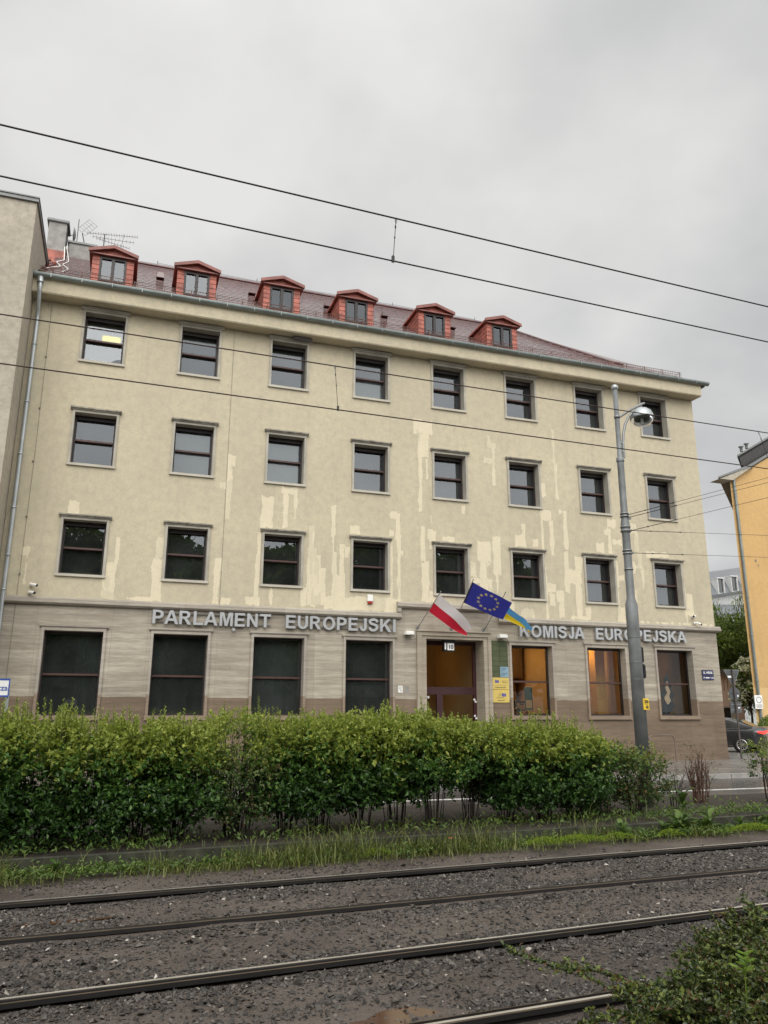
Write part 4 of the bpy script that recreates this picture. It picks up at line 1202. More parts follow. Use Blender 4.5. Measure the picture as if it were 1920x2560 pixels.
# a dark torn-paper decal on the inside of the last window
root = empty('window_decal', (20.85, .36, 1.6), 'black flame-shaped decal on the glass of the rightmost window', 'decal')
mb = MB(); rg = random.Random(5)
def blob(cx, cz, pts, m, y): mb.prism([(cx + a, cz + b_) for a, b_ in pts], 'y', y, y + .004, m)
blob(20.85, 1.6, [(-.42, 0), (-.32, .55), (-.40, .72), (-.28, .95), (-.22, 1.25), (-.12, 1.42), (-.02, 1.52), (.02, 1.30), (.14, 1.10), (.10, .92), (.22, .75), (.12, .5), (.20, .3), (.05, .12), (-.1, 0)], 0, .352)
blob(20.85, 1.6, [(-.20, .35), (-.24, .62), (-.10, .78), (-.17, .98), (-.05, 1.24), (-.02, 1.0), (.05, .82), (-.02, .66), (.04, .5), (-.06, .38)], 1, .345)
blob(20.85, 1.6, [(-.34, .10), (-.30, .42), (-.20, .50), (-.12, .3), (-.16, .08)], 2, .345)
mat('decal_pale', (.62, .42, .28), .6); mat('decal_grey', (.04, .04, .045), .8)
mb.build('film', ['ink', 'decal_pale', 'decal_grey'], root)

# ------------------------------------------------------------------ tram pole with street lamp
px_, py_ = 10.68, -11.5
pole = empty('tram_pole', (px_, py_, 0), 'tall grey stepped steel pole with curved lamp arm among the shrubs', 'pole')
mb = MB()
mb.lathe([(.0, -.1), (.124, -.1), (.118, 3.74), (.080, 3.86), (.077, 5.18)], (px_, py_, 0), 20)
mb.lathe([(.086, 5.18), (.086, 5.40), (.070, 5.46), (.067, 6.68)], (px_, py_, 0), 20)
mb.lathe([(.082, 6.68), (.082, 6.76), (.052, 6.78), (.050, 8.26), (.0, 8.26)], (px_, py_, 0), 16)
mb.build('shaft', ['steel_worn'], pole)
mb = MB()
for z, r in ((4.42, .09), (4.74, .092), (4.80, .094), (5.20, .102), (5.28, .10), (5.50, .09), (5.56, .085)): mb.lathe([(.0, 0), (r, 0), (r, .035), (.0, .035)], (px_, py_, z), 18)
for z in (4.76, 5.22, 5.47): mb.box(px_ + .08, px_ + .14, py_ - .02, py_ + .02, z, z + .04)
for z in (2.3, 2.62, 3.1): mb.lathe([(.0, 0), (.126, 0), (.126, .012), (.0, .012)], (px_, py_, z), 18)
mb.build('clamp', ['steel'], pole)
mb = MB(); mb.lathe([(.0, .15)] + [(.075 * math.sin(a), .075 - .075 * math.cos(a) - 0) for a in np.linspace(PI, 0, 9)][1:], (px_, py_, 8.24), 16); mb.build('finial_ball', ['zinc_light'], pole)
mb = MB()
mb.tube([(px_ + .05, py_, 7.66), (px_ + .34, py_ - .01, 7.86), (px_ + .66, py_ - .02, 8.04), (px_ + .70, py_ - .02, 8.05)], .026, 8)
arc = [(px_ + .10, py_, 6.78), (px_ + .10, py_, 7.10), (px_ + .13, py_, 7.32), (px_ + .19, py_, 7.52), (px_ + .29, py_, 7.70), (px_ + .40, py_ - .01, 7.82)]
mb.tube(arc, .028, 8)
for z in (6.9, 7.08): mb.box(px_ + .03, px_ + .10, py_ - .02, py_ + .02, z, z + .03)
mb.lathe([(.0, 0), (.062, 0), (.062, .06), (.0, .06)], (px_, py_, 7.63), 14)
mb.tube([(px_ + .62, py_ - .02, 8.02), (px_ + .62, py_ - .02, 7.92)], .014, 6)
mb.build('lamp_arm', ['steel'], pole)
cx, cy, cz = px_ + .61, py_ - .02, 7.74
mb = MB()
mb.lathe([(.0, .20), (.055, .19), (.13, .165), (.19, .115), (.225, .05), (.238, .0), (.245, -.01), (.245, -.05), (.225, -.052)], (cx, cy, cz), 24); mb.lathe([(.0, -.02), (.12, -.03), (.18, -.055), (.225, -.052)], (cx, cy, cz), 24, 1)
lh = mb.build('lamp_head', ['zinc_light', 'dark_metal'], pole)
glass('globe', .92, 1.35)
mb = MB(); mb.lathe([(.223, -.053), (.21, -.12), (.17, -.17), (.11, -.20), (.0, -.215)], (cx, cy, cz), 24); mb.build('globe', ['globe'], lh)
mb = MB(); mb.tube([(cx, cy, cz - .05), (cx, cy, cz - .15)], .03, 8); mb.build('bulb', ['white_plastic'], lh)
mb = MB(); mb.bevbox(px_ + .0, px_ + .125, py_ - .140, py_ - .118, 1.74, 1.95, .003, 0)
mb.text('206', .06, px_ + .063, 1.865, py_ - .1405, .002, .03, 1, width=.095); mb.box(px_ + .03, px_ + .10, py_ - .1425, py_ - .1405, 1.842, 1.849, 1); mb.text('48', .06, px_ + .07, 1.765, py_ - .1405, .002, .03, 1, width=.062)
mb.build('number_plate', ['sign_yellow', 'ink'], pole)

root = empty('traffic_light', (px_ + .2, py_ + .05, 2.4), 'black traffic signal seen from behind on the tall pole', 'traffic light')
mb = MB(); xs, ys = px_ + .175, py_ + .02
mb.bevbox(xs - .03, xs + .05, ys, ys + .2, 2.62, 2.93, .02); mb.bevbox(xs - .01, xs + .07, ys, ys + .2, 2.33, 2.60, .02); mb.build('housing', ['black_plastic'], root)
mb = MB()
for z in (2.86, 2.70, 2.52, 2.40): mb.tube([(xs + .02, ys + .2, z), (xs + .02, ys + .30, z - .01)], .05, 10, caps=False)
mb.build('visor', ['black_plastic'], root)
mb = MB(); mb.box(px_ + .08, xs, ys + .04, ys + .08, 2.60, 2.625); mb.box(px_ + .08, xs, ys + .04, ys + .08, 2.36, 2.38); mb.build('bracket', ['dark_metal'], root)

# ------------------------------------------------------------------ overhead wires
def wire(name, label, cat, p0, p1, r, sag=0.0, n=14, mt='wire', group=None):
    a, b_ = V3(*p0), V3(*p1)
    mb = MB(); pts = []
    for k in range(n + 1):
        t = k / n; p_ = a.lerp(b_, t); p_.z -= sag * 4 * t * (1 - t); pts.append(p_)
    mb.tube(pts, r, 6)
    return mb.build(name, [mt], None, label, cat, group, loc=tuple((a + b_) / 2))
def along(p, q, x0, x1):
    p, q = V3(*p), V3(*q); d = (q - p) / (q.x - p.x); return tuple(p + d * (x0 - p.x)), tuple(p + d * (x1 - p.x))
A0, A1 = along((.04, -18.64, 6.01), (7.90, -18.15, 6.18), -25, 33)
B0, B1 = along((.09, -18.64, 5.57), (7.83, -18.15, 5.73), -25, 33)
C0, C1 = along((-.31, -15.67, 5.90), (11.04, -14.95, 6.15), -25, 40)
D0, D1 = along((-.24, -15.66, 5.33), (10.94, -14.96, 5.52), -25, 40)
wire('overhead_wire', 'topmost thin wire over the near tram track', 'wire', A0, A1, .008, group='tram overhead wires')
wire('overhead_wire', 'second wire from the top, hung by a dropper over the near track', 'wire', B0, B1, .0075, group='tram overhead wires')
wire('overhead_wire', 'third wire from the top, crossing the top row of windows', 'wire', C0, C1, .0085, mt='copper_wire', group='tram overhead wires')
wire('overhead_wire', 'lowest long wire, crossing the facade between two window rows', 'wire', D0, D1, .0085, mt='copper_wire', group='tram overhead wires')
def lerpx(p, q, x):
    p, q = V3(*p), V3(*q); return p + (q - p) * ((x - p.x) / (q.x - p.x))
def dropper(pa_, pb_, label):
    root = empty('dropper', tuple(pb_), label, 'wire dropper', 'droppers between overhead wires')
    mid = pa_.lerp(pb_, .45)
    mb = MB(); mb.tube([pa_, mid, pb_], .0035, 5); mb.lathe([(.004, -.012), (.008, 0), (.004, .012)], mid, 6); mb.lathe([(.004, -.02), (.009, 0), (.004, .02)], pa_.lerp(pb_, .2), 6)
    mb.build('rod', ['wire'], root)
    mb = MB(); mb.box(pb_.x - .012, pb_.x + .012, pb_.y - .01, pb_.y + .01, pb_.z - .012, pb_.z + .05); mb.build('clamp', ['dark_metal'], root)
    mb = MB(); mb.tube([pa_ + V3(math.cos(a) * .009, 0, math.sin(a) * .03 - .02) for a in np.linspace(0, 2 * PI, 9)], .003, 4); mb.build('loop', ['steel'], root)
dropper(lerpx(A0, A1, 3.30), lerpx(B0, B1, 3.27), 'short dropper joining the two upper wires against the sky')
dropper(lerpx(C0, C1, 3.55), lerpx(D0, D1, 3.60), 'short dropper joining the two lower wires in front of the facade')
dropper(lerpx(C0, C1, 10.83), lerpx(D0, D1, 11.02), 'dropper at the right edge, in front of the yellow house')
def span(p0, p1, label, r=.005):
    a, b_ = V3(*p0), V3(*p1); d = (b_ - a).normalized()
    root = empty('span_wire', p0, label, 'wire', 'span wires from the tall pole')
    mb = MB(); mb.tube([a, b_], r * .75, 5); mb.tube([a, a + d * 1.1], r * 1.3, 5); mb.build('cable', ['wire'], root)
    mb = MB()
    for t in (.45, 1.1): mb.tube([a + d * (t - .03), a + d * t, a + d * (t + .03)], [.006, .014, .006], 8)
    mb.build('insulator', ['dark_metal'], root)
span((px_, py_ - .09, 5.53), (12.44, -19.5, 5.53), 'highest thin span wire leaving the pole towards the street')
span((px_ + .05, py_ - .08, 5.49), (12.75, -19.5, 5.49), 'second span wire leaving the pole just below the highest')
span((px_ + .1, py_, 5.23), (12.6, -19.5, 5.23), 'third span wire, rising from the lower collar of the pole')
span((px_ + .1, py_, 5.24), (36, -15.5, 5.42), 'level span wire from the lower collar towards the yellow house')
span((px_ + .1, py_, 4.78), (36, -15.5, 4.92), 'lowest level span wire from the pole')
# ------------------------------------------------------------------ ground
m, nt, b = nodes_of('asphalt_wet')
p = pos(nt)
L(nt, ramp(nt, noise(nt, scaled(nt, p, (.3, 1.2, 1)), 1.0, 6), [(0.3, (.035, .034, .033)), (0.7, (.065, .062, .06))]), b.inputs['Base Color'])
L(nt, ramp(nt, noise(nt, p, 0.9, 5), [(0.35, (.16, .16, .16)), (0.7, (.42, .42, .42))]), b.inputs['Roughness'])
bump(nt, b, noise(nt, p, 70, 3), .25, .004)
m, nt, b = nodes_of('paving')
p = pos(nt)
br = N(nt, 'ShaderNodeTexBrick'); br.inputs['Scale'].default_value = 1.0; br.inputs['Brick Width'].default_value = .5; br.inputs['Row Height'].default_value = .5; br.inputs['Mortar Size'].default_value = .008; br.offset = .5
br.inputs['Color1'].default_value = c4((.17, .155, .14)); br.inputs['Color2'].default_value = c4((.22, .205, .185)); br.inputs['Mortar'].default_value = c4((.09, .085, .08))
L(nt, p, br.inputs['Vector'])
L(nt, mixc(nt, .7, br.outputs['Color'], ramp(nt, noise(nt, p, 1.1, 5), [(.3, (.65, .65, .65)), (.7, (1.1, 1.1, 1.1))]), 'MULTIPLY'), b.inputs['Base Color'])
L(nt, ramp(nt, noise(nt, p, 0.7, 4), [(.35, (.18, .18, .18)), (.65, (.5, .5, .5))]), b.inputs['Roughness'])
bump(nt, b, br.outputs['Fac'], -.3, .01)
m, nt, b = nodes_of('cobbles')
p = pos(nt)
vo = N(nt, 'ShaderNodeTexVoronoi'); vo.inputs['Scale'].default_value = 7.0; L(nt, p, vo.inputs['Vector'])
vd = N(nt, 'ShaderNodeTexVoronoi', feature='DISTANCE_TO_EDGE'); vd.inputs['Scale'].default_value = 7.0; L(nt, p, vd.inputs['Vector'])
L(nt, mixc(nt, ramp(nt, vd.outputs['Distance'], [(0.02, (0, 0, 0)), (.10, (1, 1, 1))]), (.08, .075, .065), ramp(nt, vo.outputs['Color'], [(0, (.16, .15, .135)), (1, (.34, .325, .30))])), b.inputs['Base Color'])
b.inputs['Roughness'].default_value = .3
bump(nt, b, vd.outputs['Distance'], .7, .03)
m, nt, b = nodes_of('soil')
p = pos(nt)
L(nt, ramp(nt, noise(nt, p, 3.5, 8, .7), [(.3, (.016, .012, .008)), (.7, (.048, .037, .026))]), b.inputs['Base Color'])
b.inputs['Roughness'].default_value = .85; bump(nt, b, noise(nt, p, 30, 6, .7), .8, .03)
m, nt, b = nodes_of('ballast_mud')
p = pos(nt)
big = noise(nt, scaled(nt, p, (.55, 1.4, 1)), 1.0, 5)
fine = noise(nt, p, 85, 5, .8)
col = ramp(nt, big, [(.3, (.075, .058, .046)), (.5, (.125, .10, .082)), (.7, (.165, .136, .113))])
col = mixc(nt, .75, col, ramp(nt, fine, [(.36, (.25, .24, .23)), (.6, (1.2, 1.2, 1.2))]), 'MULTIPLY')
wet = ramp(nt, noise(nt, p, .45, 4), [(.62, (0, 0, 0)), (.72, (1, 1, 1))])
col = mixc(nt, wet, col, (.035, .027, .020))
L(nt, col, b.inputs['Base Color'])
L(nt, ramp(nt, noise(nt, p, 1.2, 4), [(.4, (.45, .45, .45)), (.7, (.8, .8, .8))]), b.inputs['Roughness'])
bump(nt, b, noise(nt, p, 38, 6, .75), .9, .025)
m, nt, b = nodes_of('puddle')
b.inputs['Base Color'].default_value = c4((.085, .042, .022)); b.inputs['Roughness'].default_value = .10; b.inputs['Specular IOR Level'].default_value = .55
p = pos(nt); bump(nt, b, noise(nt, p, 3, 2), .03, .01)
m, nt, b = nodes_of('stone_chip')
g = N(nt, 'ShaderNodeNewGeometry')
L(nt, ramp(nt, g.outputs['Random Per Island'], [(0, (.014, .012, .010)), (.45, (.045, .038, .032)), (.85, (.088, .076, .064)), (.985, (.15, .13, .108)), (1, (.5, .46, .40))]), b.inputs['Base Color'])
b.inputs['Roughness'].default_value = .55
mat('rail_side_shaded', (.011, .009, .008), .8, .1, .3, 4)  # rusty side, its colour darkened by the shadow below the head
mat('rail_top', (.80, .76, .70), .42, .9, .1, 2)
mat('rail_brown', (.085, .06, .035), .55, .3, .3, 4)
mat('road_paint', (.62, .61, .58), .45, var=.25, vscale=6)
mat('kerb_stone', (.30, .285, .265), .6, var=.25, vscale=2.5, bmp=.2)
mat('gutter_stone', (.16, .15, .14), .6, var=.3, vscale=5)

def sheet(name, x0, x1, y0, y1, z, mt, nx=1, ny=1, hf=None, label=None, kind='structure'):
    xs = np.linspace(x0, x1, nx + 1); ys = np.linspace(y0, y1, ny + 1)
    X, Y = np.meshgrid(xs, ys, indexing='ij')
    Z = np.full_like(X, z) if hf is None else z + hf(X, Y)
    V = np.stack([X, Y, Z], -1).reshape(-1, 3)
    i, j = np.meshgrid(np.arange(nx), np.arange(ny), indexing='ij')
    a = (i * (ny + 1) + j).ravel()
    F = np.stack([a, a + ny + 1, a + ny + 2, a + 1], 1)
    return np_mesh(name, V, F, 0, [mt], smooth=True, label=label, kind=kind)

sheet('ground', -900, 900, -900, 900, -.42, 'soil', label='dark earth reaching to the horizon')
mb = MB(); mb.box(-70, 120, -5.42, 0.5, -.4, 0); mb.box(-70, 120, .5, 90, -.4, -.004)
mb.build('pavement', ['paving'], None, 'wet paved footway in front of the office building', kind='structure')
sheet('side_street', 23.6, 60, -1.2, 70, .004, 'cobbles', label='wet cobbled side street beyond the office corner')
mb = MB(); mb.box(-70, 120, -9.72, -5.58, -.4, -.12); mb.build('road', ['asphalt_wet'], None, 'wet grey asphalt road between kerb and hedge', kind='structure')
mb = MB(); mb.box(-70, 120, -8.2, -8.07, -.119, -.114); mb.build('road_marking', ['road_paint'], None, 'long white painted edge line on the wet road', kind='structure')
mb = MB()
x = -20.0
while x < 60:
    mb.bevbox(x, x + .99, -5.58, -5.42, -.35, .006, .012); x += 1.0
mb.build('kerb', ['kerb_stone'], None, 'pale stone kerb on the far side of the road', kind='structure')
mb = MB()
x = -20.0
while x < 60:
    mb.bevbox(x, x + .99, -9.86, -9.72, -.35, -.045 + random.uniform(-.01, .01), .012); x += 1.0
mb.build('kerb', ['gutter_stone'], None, 'low grey kerb between the road and the planted strip', kind='structure')
def bump_h(s):
    r_ = np.random.default_rng(s); k = r_.normal(0, 1, (14, 2)) * 3.0; ph = r_.uniform(0, 6, 14)
    return lambda X, Y: sum(np.sin(k[q, 0] * X + k[q, 1] * Y + ph[q]) for q in range(14)) / 14
hb = bump_h(1)
def wall_y(x): return -13.62 + .045 * (x - 5)
sheet('planting_bed', -20, 40, -13.9, -9.86, .02, 'soil', 240, 24, lambda X, Y: .035 * hb(X, Y) - .05 * np.clip((Y + 10.2) * 3, 0, 1) - .5 * np.clip((wall_y(X) + .02 - Y) * 30, 0, 1), 'dark earth strip under the hedge')
mb = MB()
x = -20.0
while x < 40:
    a, c = wall_y(x), wall_y(x + 1.99)
    zt = .04 + random.uniform(-.018, .018)
    mb.prism([(x, a), (x + 1.985, c), (x + 1.985, c + .11), (x, a + .11)], 'z', -.4, zt); x += 2.0
mat('mossy_concrete', (.042, .043, .028), .9, var=.55, vscale=6, bmp=.4, bscale=40)
mb.build('retaining_kerb', ['mossy_concrete'], None, 'low mossy concrete edging between the hedge strip and the tram track', 'edging', loc=(5, -13.6, 0))
hb2, hb3 = bump_h(2), bump_h(3)
ZB = -.20
def ball_h(X, Y):
    return .022 * hb2(X * 1.3, Y * 1.3) + .012 * hb3(X * 4, Y * 4) + .05 * np.clip((Y + 14.65 - .06 * (X - 5)) * 2.0, 0, 1) + .028 * np.exp(-((Y + 16.53 - .052 * X) / .22) ** 2)
sheet('track_bed', -16, 30, -24.5, -13.4, ZB, 'ballast_mud', 460, 150, ball_h, 'muddy grey ballast bed under the tram rails')
sheet('platform', -40, 40, -60, -24.4, -.16, 'paving', label='pavement behind the viewpoint')

# ------------------------------------------------------------------ rails
RAILS = [(-15.12, .062), (-16.53, .052), (-18.06, .072), (-19.50, .062)]
RL = ['farthest tram rail, grooved, running beside the grass verge', 'second tram rail from the grass, brown and rust dulled', 'third tram rail with a bright polished head', 'nearest tram rail, half hidden by the low shrub in the corner']
for i, ((y0, s), lb) in enumerate(zip(RAILS, RL)):
    root = empty('tram_rail', (5, y0 + s * 5, ZB), lb, 'rail', 'tram rails')
    gs = 1 if i % 2 else -1         # groove on the inner side of the gauge
    zt = -.135
    # profile across the rail (d, z): worn head, groove, lip, web
    prof = [(-.030, zt - .004), (-.018, zt - .0008), (-.015, zt), (.014, zt), (.022, zt - .0008), (.030, zt - .006), (.034, zt - .035), (.064, zt - .035), (.068, zt - .006), (.084, zt - .008), (.086, zt - .04), (.02, zt - .05), (.018, zt - .16), (-.01, zt - .16), (-.014, zt - .045), (-.034, zt - .035)]
    mb = MB()
    X0, X1 = -18, 34
    def pt(d, z, x): return (x - s * d * gs, y0 + s * x + d * gs, z)
    n = len(prof)
    vs = [pt(d, z, X0) for d, z in prof] + [pt(d, z, X1) for d, z in prof]
    fs = [(k, (k + 1) % n, n + (k + 1) % n, n + k) for k in range(n)]
    ms = [0] * n
    top = [0, 1, 2]
    o = len(mb.v); mb.v += vs
    for k, f in enumerate(fs):
        mb.f.append(f); mb.sm.append(False)
        mb.m.append(1 if (k == 2 and i != 1) else (2 if k in (0, 1, 3, 8) else 0))
    mb.build('rail_bar', ['rail_side_shaded', 'rail_top', 'rail_brown'], root)

# ------------------------------------------------------------------ crushed stone
def rail_y(i, x): return RAILS[i][0] + RAILS[i][1] * x
def make_stones(n, seed):
    rg = np.random.default_rng(seed)
    # more stones where the view is closer
    yy = -14.2 - 7.6 * rg.random(n * 3) ** 0.8
    xx = -2.5 + rg.random(n * 3) * (8.5 + (yy + 22) * 1.15)
    dist = np.min(np.stack([np.abs(yy - (RAILS[i][0] + RAILS[i][1] * xx)) for i in range(4)]), 0)
    dens = .16 + .84 * np.exp(-(dist / .26) ** 2) * 1.2 + .62 * (hb3(xx * .45 + 3, yy * .8) > -.02)
    side = yy - (RAILS[0][0] + RAILS[0][1] * xx)
    dens = np.where(side > .1, .10 + .35 * (hb2(xx * 2, yy * 2) > 0), dens)
    pud = ((xx - 2.85) / .75) ** 2 + ((yy + 19.06) / .25) ** 2
    dens = np.where(pud < 1.1, .04, dens)
    for i in range(4): dens = np.where(np.abs(yy - (RAILS[i][0] + RAILS[i][1] * xx)) < .10, 0, dens)
    keep = rg.random(n * 3) < dens * .9
    xx, yy = xx[keep][:n], yy[keep][:n]
    k = len(xx)
    sz = np.clip(rg.lognormal(-4.62, .42, k), .0055, .030)
    O = np.array([[1, 0, 0], [-1, 0, 0], [0, 1, 0], [0, -1, 0], [0, 0, 1], [0, 0, -1.]])
    F0 = np.array([[0, 2, 4], [2, 1, 4], [1, 3, 4], [3, 0, 4], [2, 0, 5], [1, 2, 5], [3, 1, 5], [0, 3, 5]])
    P = O[None] * (1 + rg.normal(0, .28, (k, 6, 1))) + rg.normal(0, .22, (k, 6, 3))
    P *= sz[:, None, None] * np.array([1.15, 1.0, .62])
    a = rg.uniform(0, 2 * PI, k); ca, sa = np.cos(a)[:, None], np.sin(a)[:, None]
    tx = rg.normal(0, .35, k)[:, None]
    Q = np.stack([P[..., 0] * ca - P[..., 1] * sa, P[..., 0] * sa + P[..., 1] * ca, P[..., 2] + tx * P[..., 0]], -1)
    Z = ZB + ball_h(xx, yy) + sz * .28
    Q += np.stack([xx, yy, Z], 1)[:, None]
    F = (F0[None] + 6 * np.arange(k)[:, None, None]).reshape(-1, 3)
    np_mesh('ballast_stones', Q.reshape(-1, 3), F, 0, ['stone_chip'], label='loose dark crushed stone scattered between the tram rails', kind='stuff')
make_stones(210000, 5)
# puddles
def puddle(cx, cy, rx, ry, dz, label, seed):
    rg = random.Random(seed); mb = MB(); n = 40
    ph = [rg.uniform(0, 6) for _ in range(4)]
    pts = []
    for k in range(n):
        a = 2 * PI * k / n; r = 1 + .16 * math.sin(2 * a + ph[0]) + .12 * math.sin(3 * a + ph[1]) + .07 * math.sin(7 * a + ph[2])
        pts.append((cx + rx * r * math.cos(a), cy + ry * r * math.sin(a) + .06 * rx * r * math.cos(a), dz))
    z = dz
    mb.add([(cx, cy, z)] + pts, [(0, k + 1, (k + 1) % n + 1) for k in range(n)])
    mb.build('puddle', ['puddle'], None, label, kind='structure', loc=(cx, cy, z))
puddle(2.80, -19.06, .58, .21, ZB + .003, 'brown rain puddle between the near rails', 2)
puddle(.45, -15.86, .75, .10, ZB + .008, 'narrow dark puddle between the far rails at the left edge', 4)

# ------------------------------------------------------------------ hedge and shrubs
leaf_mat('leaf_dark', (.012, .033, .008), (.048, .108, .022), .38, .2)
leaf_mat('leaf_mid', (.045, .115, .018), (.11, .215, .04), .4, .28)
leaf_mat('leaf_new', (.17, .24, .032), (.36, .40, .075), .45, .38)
leaf_mat('leaf_pale', (.09, .13, .035), (.19, .21, .075), .45, .35)
leaf_mat('leaf_rust', (.10, .05, .02), (.24, .14, .05), .5, .3)
mat('bark', (.026, .020, .015), .85, var=.35, vscale=12)
mat('bark_red', (.095, .045, .030), .8, var=.35, vscale=12)
mat('bark_black', (.012, .010, .009), .85)

def shrub(x, y, w, d, h, zb, label, seed, fol0=.25, ntwig=900, new=.80, shoots=16, sh_len=.26, pale=0.0, stems=13, leaf=.05, spread=.8, name='hedge_shrub', group='shrubs of the hedge', barkm='bark', rust=0.0, density=9, pin=.55):
    rg = np.random.default_rng(seed)
    root = empty(name, (x, y, zb), label, 'shrub', group)
    # stems
    mb = MB()
    r_ = random.Random(seed)
    tips = []
    for k in range(stems):
        a = 2 * PI * k / stems + r_.uniform(-.3, .3); r0 = r_.uniform(.02, .15)
        bx, by = x + r0 * math.cos(a), y + r0 * math.sin(a)
        hh = h * r_.uniform(.55, .9)
        ex, ey = x + math.cos(a) * w * .5 * spread * r_.uniform(.3, 1), y + math.sin(a) * d * .5 * spread * r_.uniform(.3, 1)
        mid = (bx * .6 + ex * .4 + r_.uniform(-.04, .04), by * .6 + ey * .4 + r_.uniform(-.04, .04), zb + hh * .5)
        rr = r_.uniform(.006, .012)
        mb.tube([(bx, by, zb - .05), mid, (ex, ey, zb + hh)], [rr, rr * .8, rr * .4], 5)
        tips.append((ex, ey, zb + hh))
        for q in range(3):
            t = r_.uniform(.35, .9)
            s0 = Vector((bx, by, zb)).lerp(Vector(mid), t * 2) if t < .5 else Vector(mid).lerp(Vector((ex, ey, zb + hh)), t * 2 - 1)
            mb.tube([s0, s0 + Vector((r_.uniform(-.16, .16), r_.uniform(-.16, .16), r_.uniform(.12, .34)))], [rr * .5, rr * .25], 4, caps=False)
    bag = LeafBag()
    if ntwig:
        # twigs on and inside a rounded block
        U = rg.normal(0, 1, (ntwig, 3)); U = np.sign(U) * np.abs(unit(U)) ** .62
        R = rg.random(ntwig) ** .28
        Pn = U * R[:, None]
        fb = fol0 * h
        lob = 1 + .16 * np.sin(Pn[:, 0] * 5 + seed) * np.cos(Pn[:, 2] * 4 + seed * 2) + .1 * np.sin(Pn[:, 1] * 7 + seed * 3)
        P = np.stack([x + Pn[:, 0] * w * .5 * lob, y + Pn[:, 1] * d * .5 * lob, zb + (fb + h) / 2 + Pn[:, 2] * (h - fb) / 2], 1)
        low = (P[:, 2] - zb) / h
        # the base draws in towards the stems
        pinch = np.clip(pin + low * (1.25 - pin) * 1.3, 0, 1)
        P[:, 0] = x + (P[:, 0] - x) * pinch; P[:, 1] = y + (P[:, 1] - y) * pinch
        Dr = unit(Pn * [1, 1, .5] + [0, 0, .45] + rg.normal(0, .45, (ntwig, 3)))
        TL = rg.uniform(.10, .24, ntwig)
        kk = density
        t = np.tile(np.linspace(.1, 1, kk), ntwig)
        idx = np.repeat(np.arange(ntwig), kk)
        C_ = P[idx] + Dr[idx] * (TL[idx] * t)[:, None] + rg.normal(0, .012, (ntwig * kk, 3))
        D_ = unit(Dr[idx] * .55 + rg.normal(0, .7, (ntwig * kk, 3)))
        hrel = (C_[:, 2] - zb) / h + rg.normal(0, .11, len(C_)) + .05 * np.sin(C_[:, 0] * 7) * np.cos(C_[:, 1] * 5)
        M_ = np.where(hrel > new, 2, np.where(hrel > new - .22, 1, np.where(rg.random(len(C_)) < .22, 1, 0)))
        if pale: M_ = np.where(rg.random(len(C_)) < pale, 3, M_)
        if rust: M_ = np.where(rg.random(len(C_)) < rust, 4, M_)
        lf = rg.uniform(.55, 1.35, len(C_)) * leaf
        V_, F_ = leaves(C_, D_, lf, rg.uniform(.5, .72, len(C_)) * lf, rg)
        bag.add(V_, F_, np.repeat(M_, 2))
    for k in range(shoots):
        sx, sy = x + r_.uniform(-.48, .48) * w, y + r_.uniform(-.42, .42) * d
        ln_ = sh_len * r_.uniform(.45, 1.5)
        z0_ = zb + h * r_.uniform(.86, .97)
        e = Vector((r_.uniform(-.1, .1), r_.uniform(-.1, .1), 1)) * ln_
        s0 = Vector((sx, sy, z0_))
        mb.tube([s0 - Vector((0, 0, .15)), s0 + e * .5 + Vector((r_.uniform(-.02, .02), 0, 0)), s0 + e], [.004, .003, .0015], 4, caps=False)
        n = int(8 + ln_ * 34)
        t = np.linspace(.1, 1, n)
        C_ = np.array(s0)[None] + np.array(e)[None] * t[:, None]
        aa = np.arange(n) * 2.4 + r_.uniform(0, 6)
        D_ = np.stack([np.cos(aa), np.sin(aa), .5 + t * .8], 1)
        V_, F_ = leaves(C_, D_, leaf * (1.05 - .5 * t), leaf * .6 * (1.05 - .5 * t), rg)
        bag.add(V_, F_, 2 if not pale else 3)
    mb.build('stems', [barkm], root)
    if bag.n: bag.build('foliage', ['leaf_dark', 'leaf_mid', 'leaf_new', 'leaf_pale', 'leaf_rust'], root, (x, y, zb))
    return root

def hy(x): return -12.55 + .055 * (x - 5)
HED = [  # x, width, height, foliage bottom, label
    (-.95, .95, 1.55, .03, 'dense hedge shrub cut by the left edge of the photo'),
    (-.30, .95, 1.60, .03, 'dense dark hedge shrub beside the blue and white sign'),
    (.35, .95, 1.58, .03, 'leafy hedge shrub in front of the leftmost ground-floor window'),
    (1.00, .95, 1.56, .05, 'full hedge shrub below the gap after the leftmost ground-floor window'),
    (1.65, .95, 1.58, .10, 'hedge shrub in front of the second ground-floor window'),
    (2.18, .84, 1.56, .14, 'hedge shrub with thin base just left of the hollow twiggy spot'),
    (3.70, .84, 1.58, .14, 'tall hedge shrub just right of the hollow twiggy spot'),
    (4.22, .90, 1.62, .16, 'bright-topped hedge shrub in front of the fourth ground-floor window'),
    (4.82, .88, 1.64, .22, 'bushy hedge shrub with leafy shoots left of the entrance door'),
    (5.40, .86, 1.64, .26, 'tallest hedge shrub, standing straight in front of the entrance door'),
    (6.00, .86, 1.58, .36, 'hedge shrub with bare splayed stems right of the entrance door'),
    (6.68, .72, 1.52, .52, 'thin-bottomed hedge shrub on bare stems below the yellow plaques'),
    (7.35, .92, 1.46, .16, 'rounded dark hedge shrub below the window right of the plaques'),
    (8.00, .95, 1.46, .14, 'broad dark hedge shrub below the second lit window'),
    (8.62, .85, 1.36, .12, 'last high shrub of the hedge before the tall pole'),
]
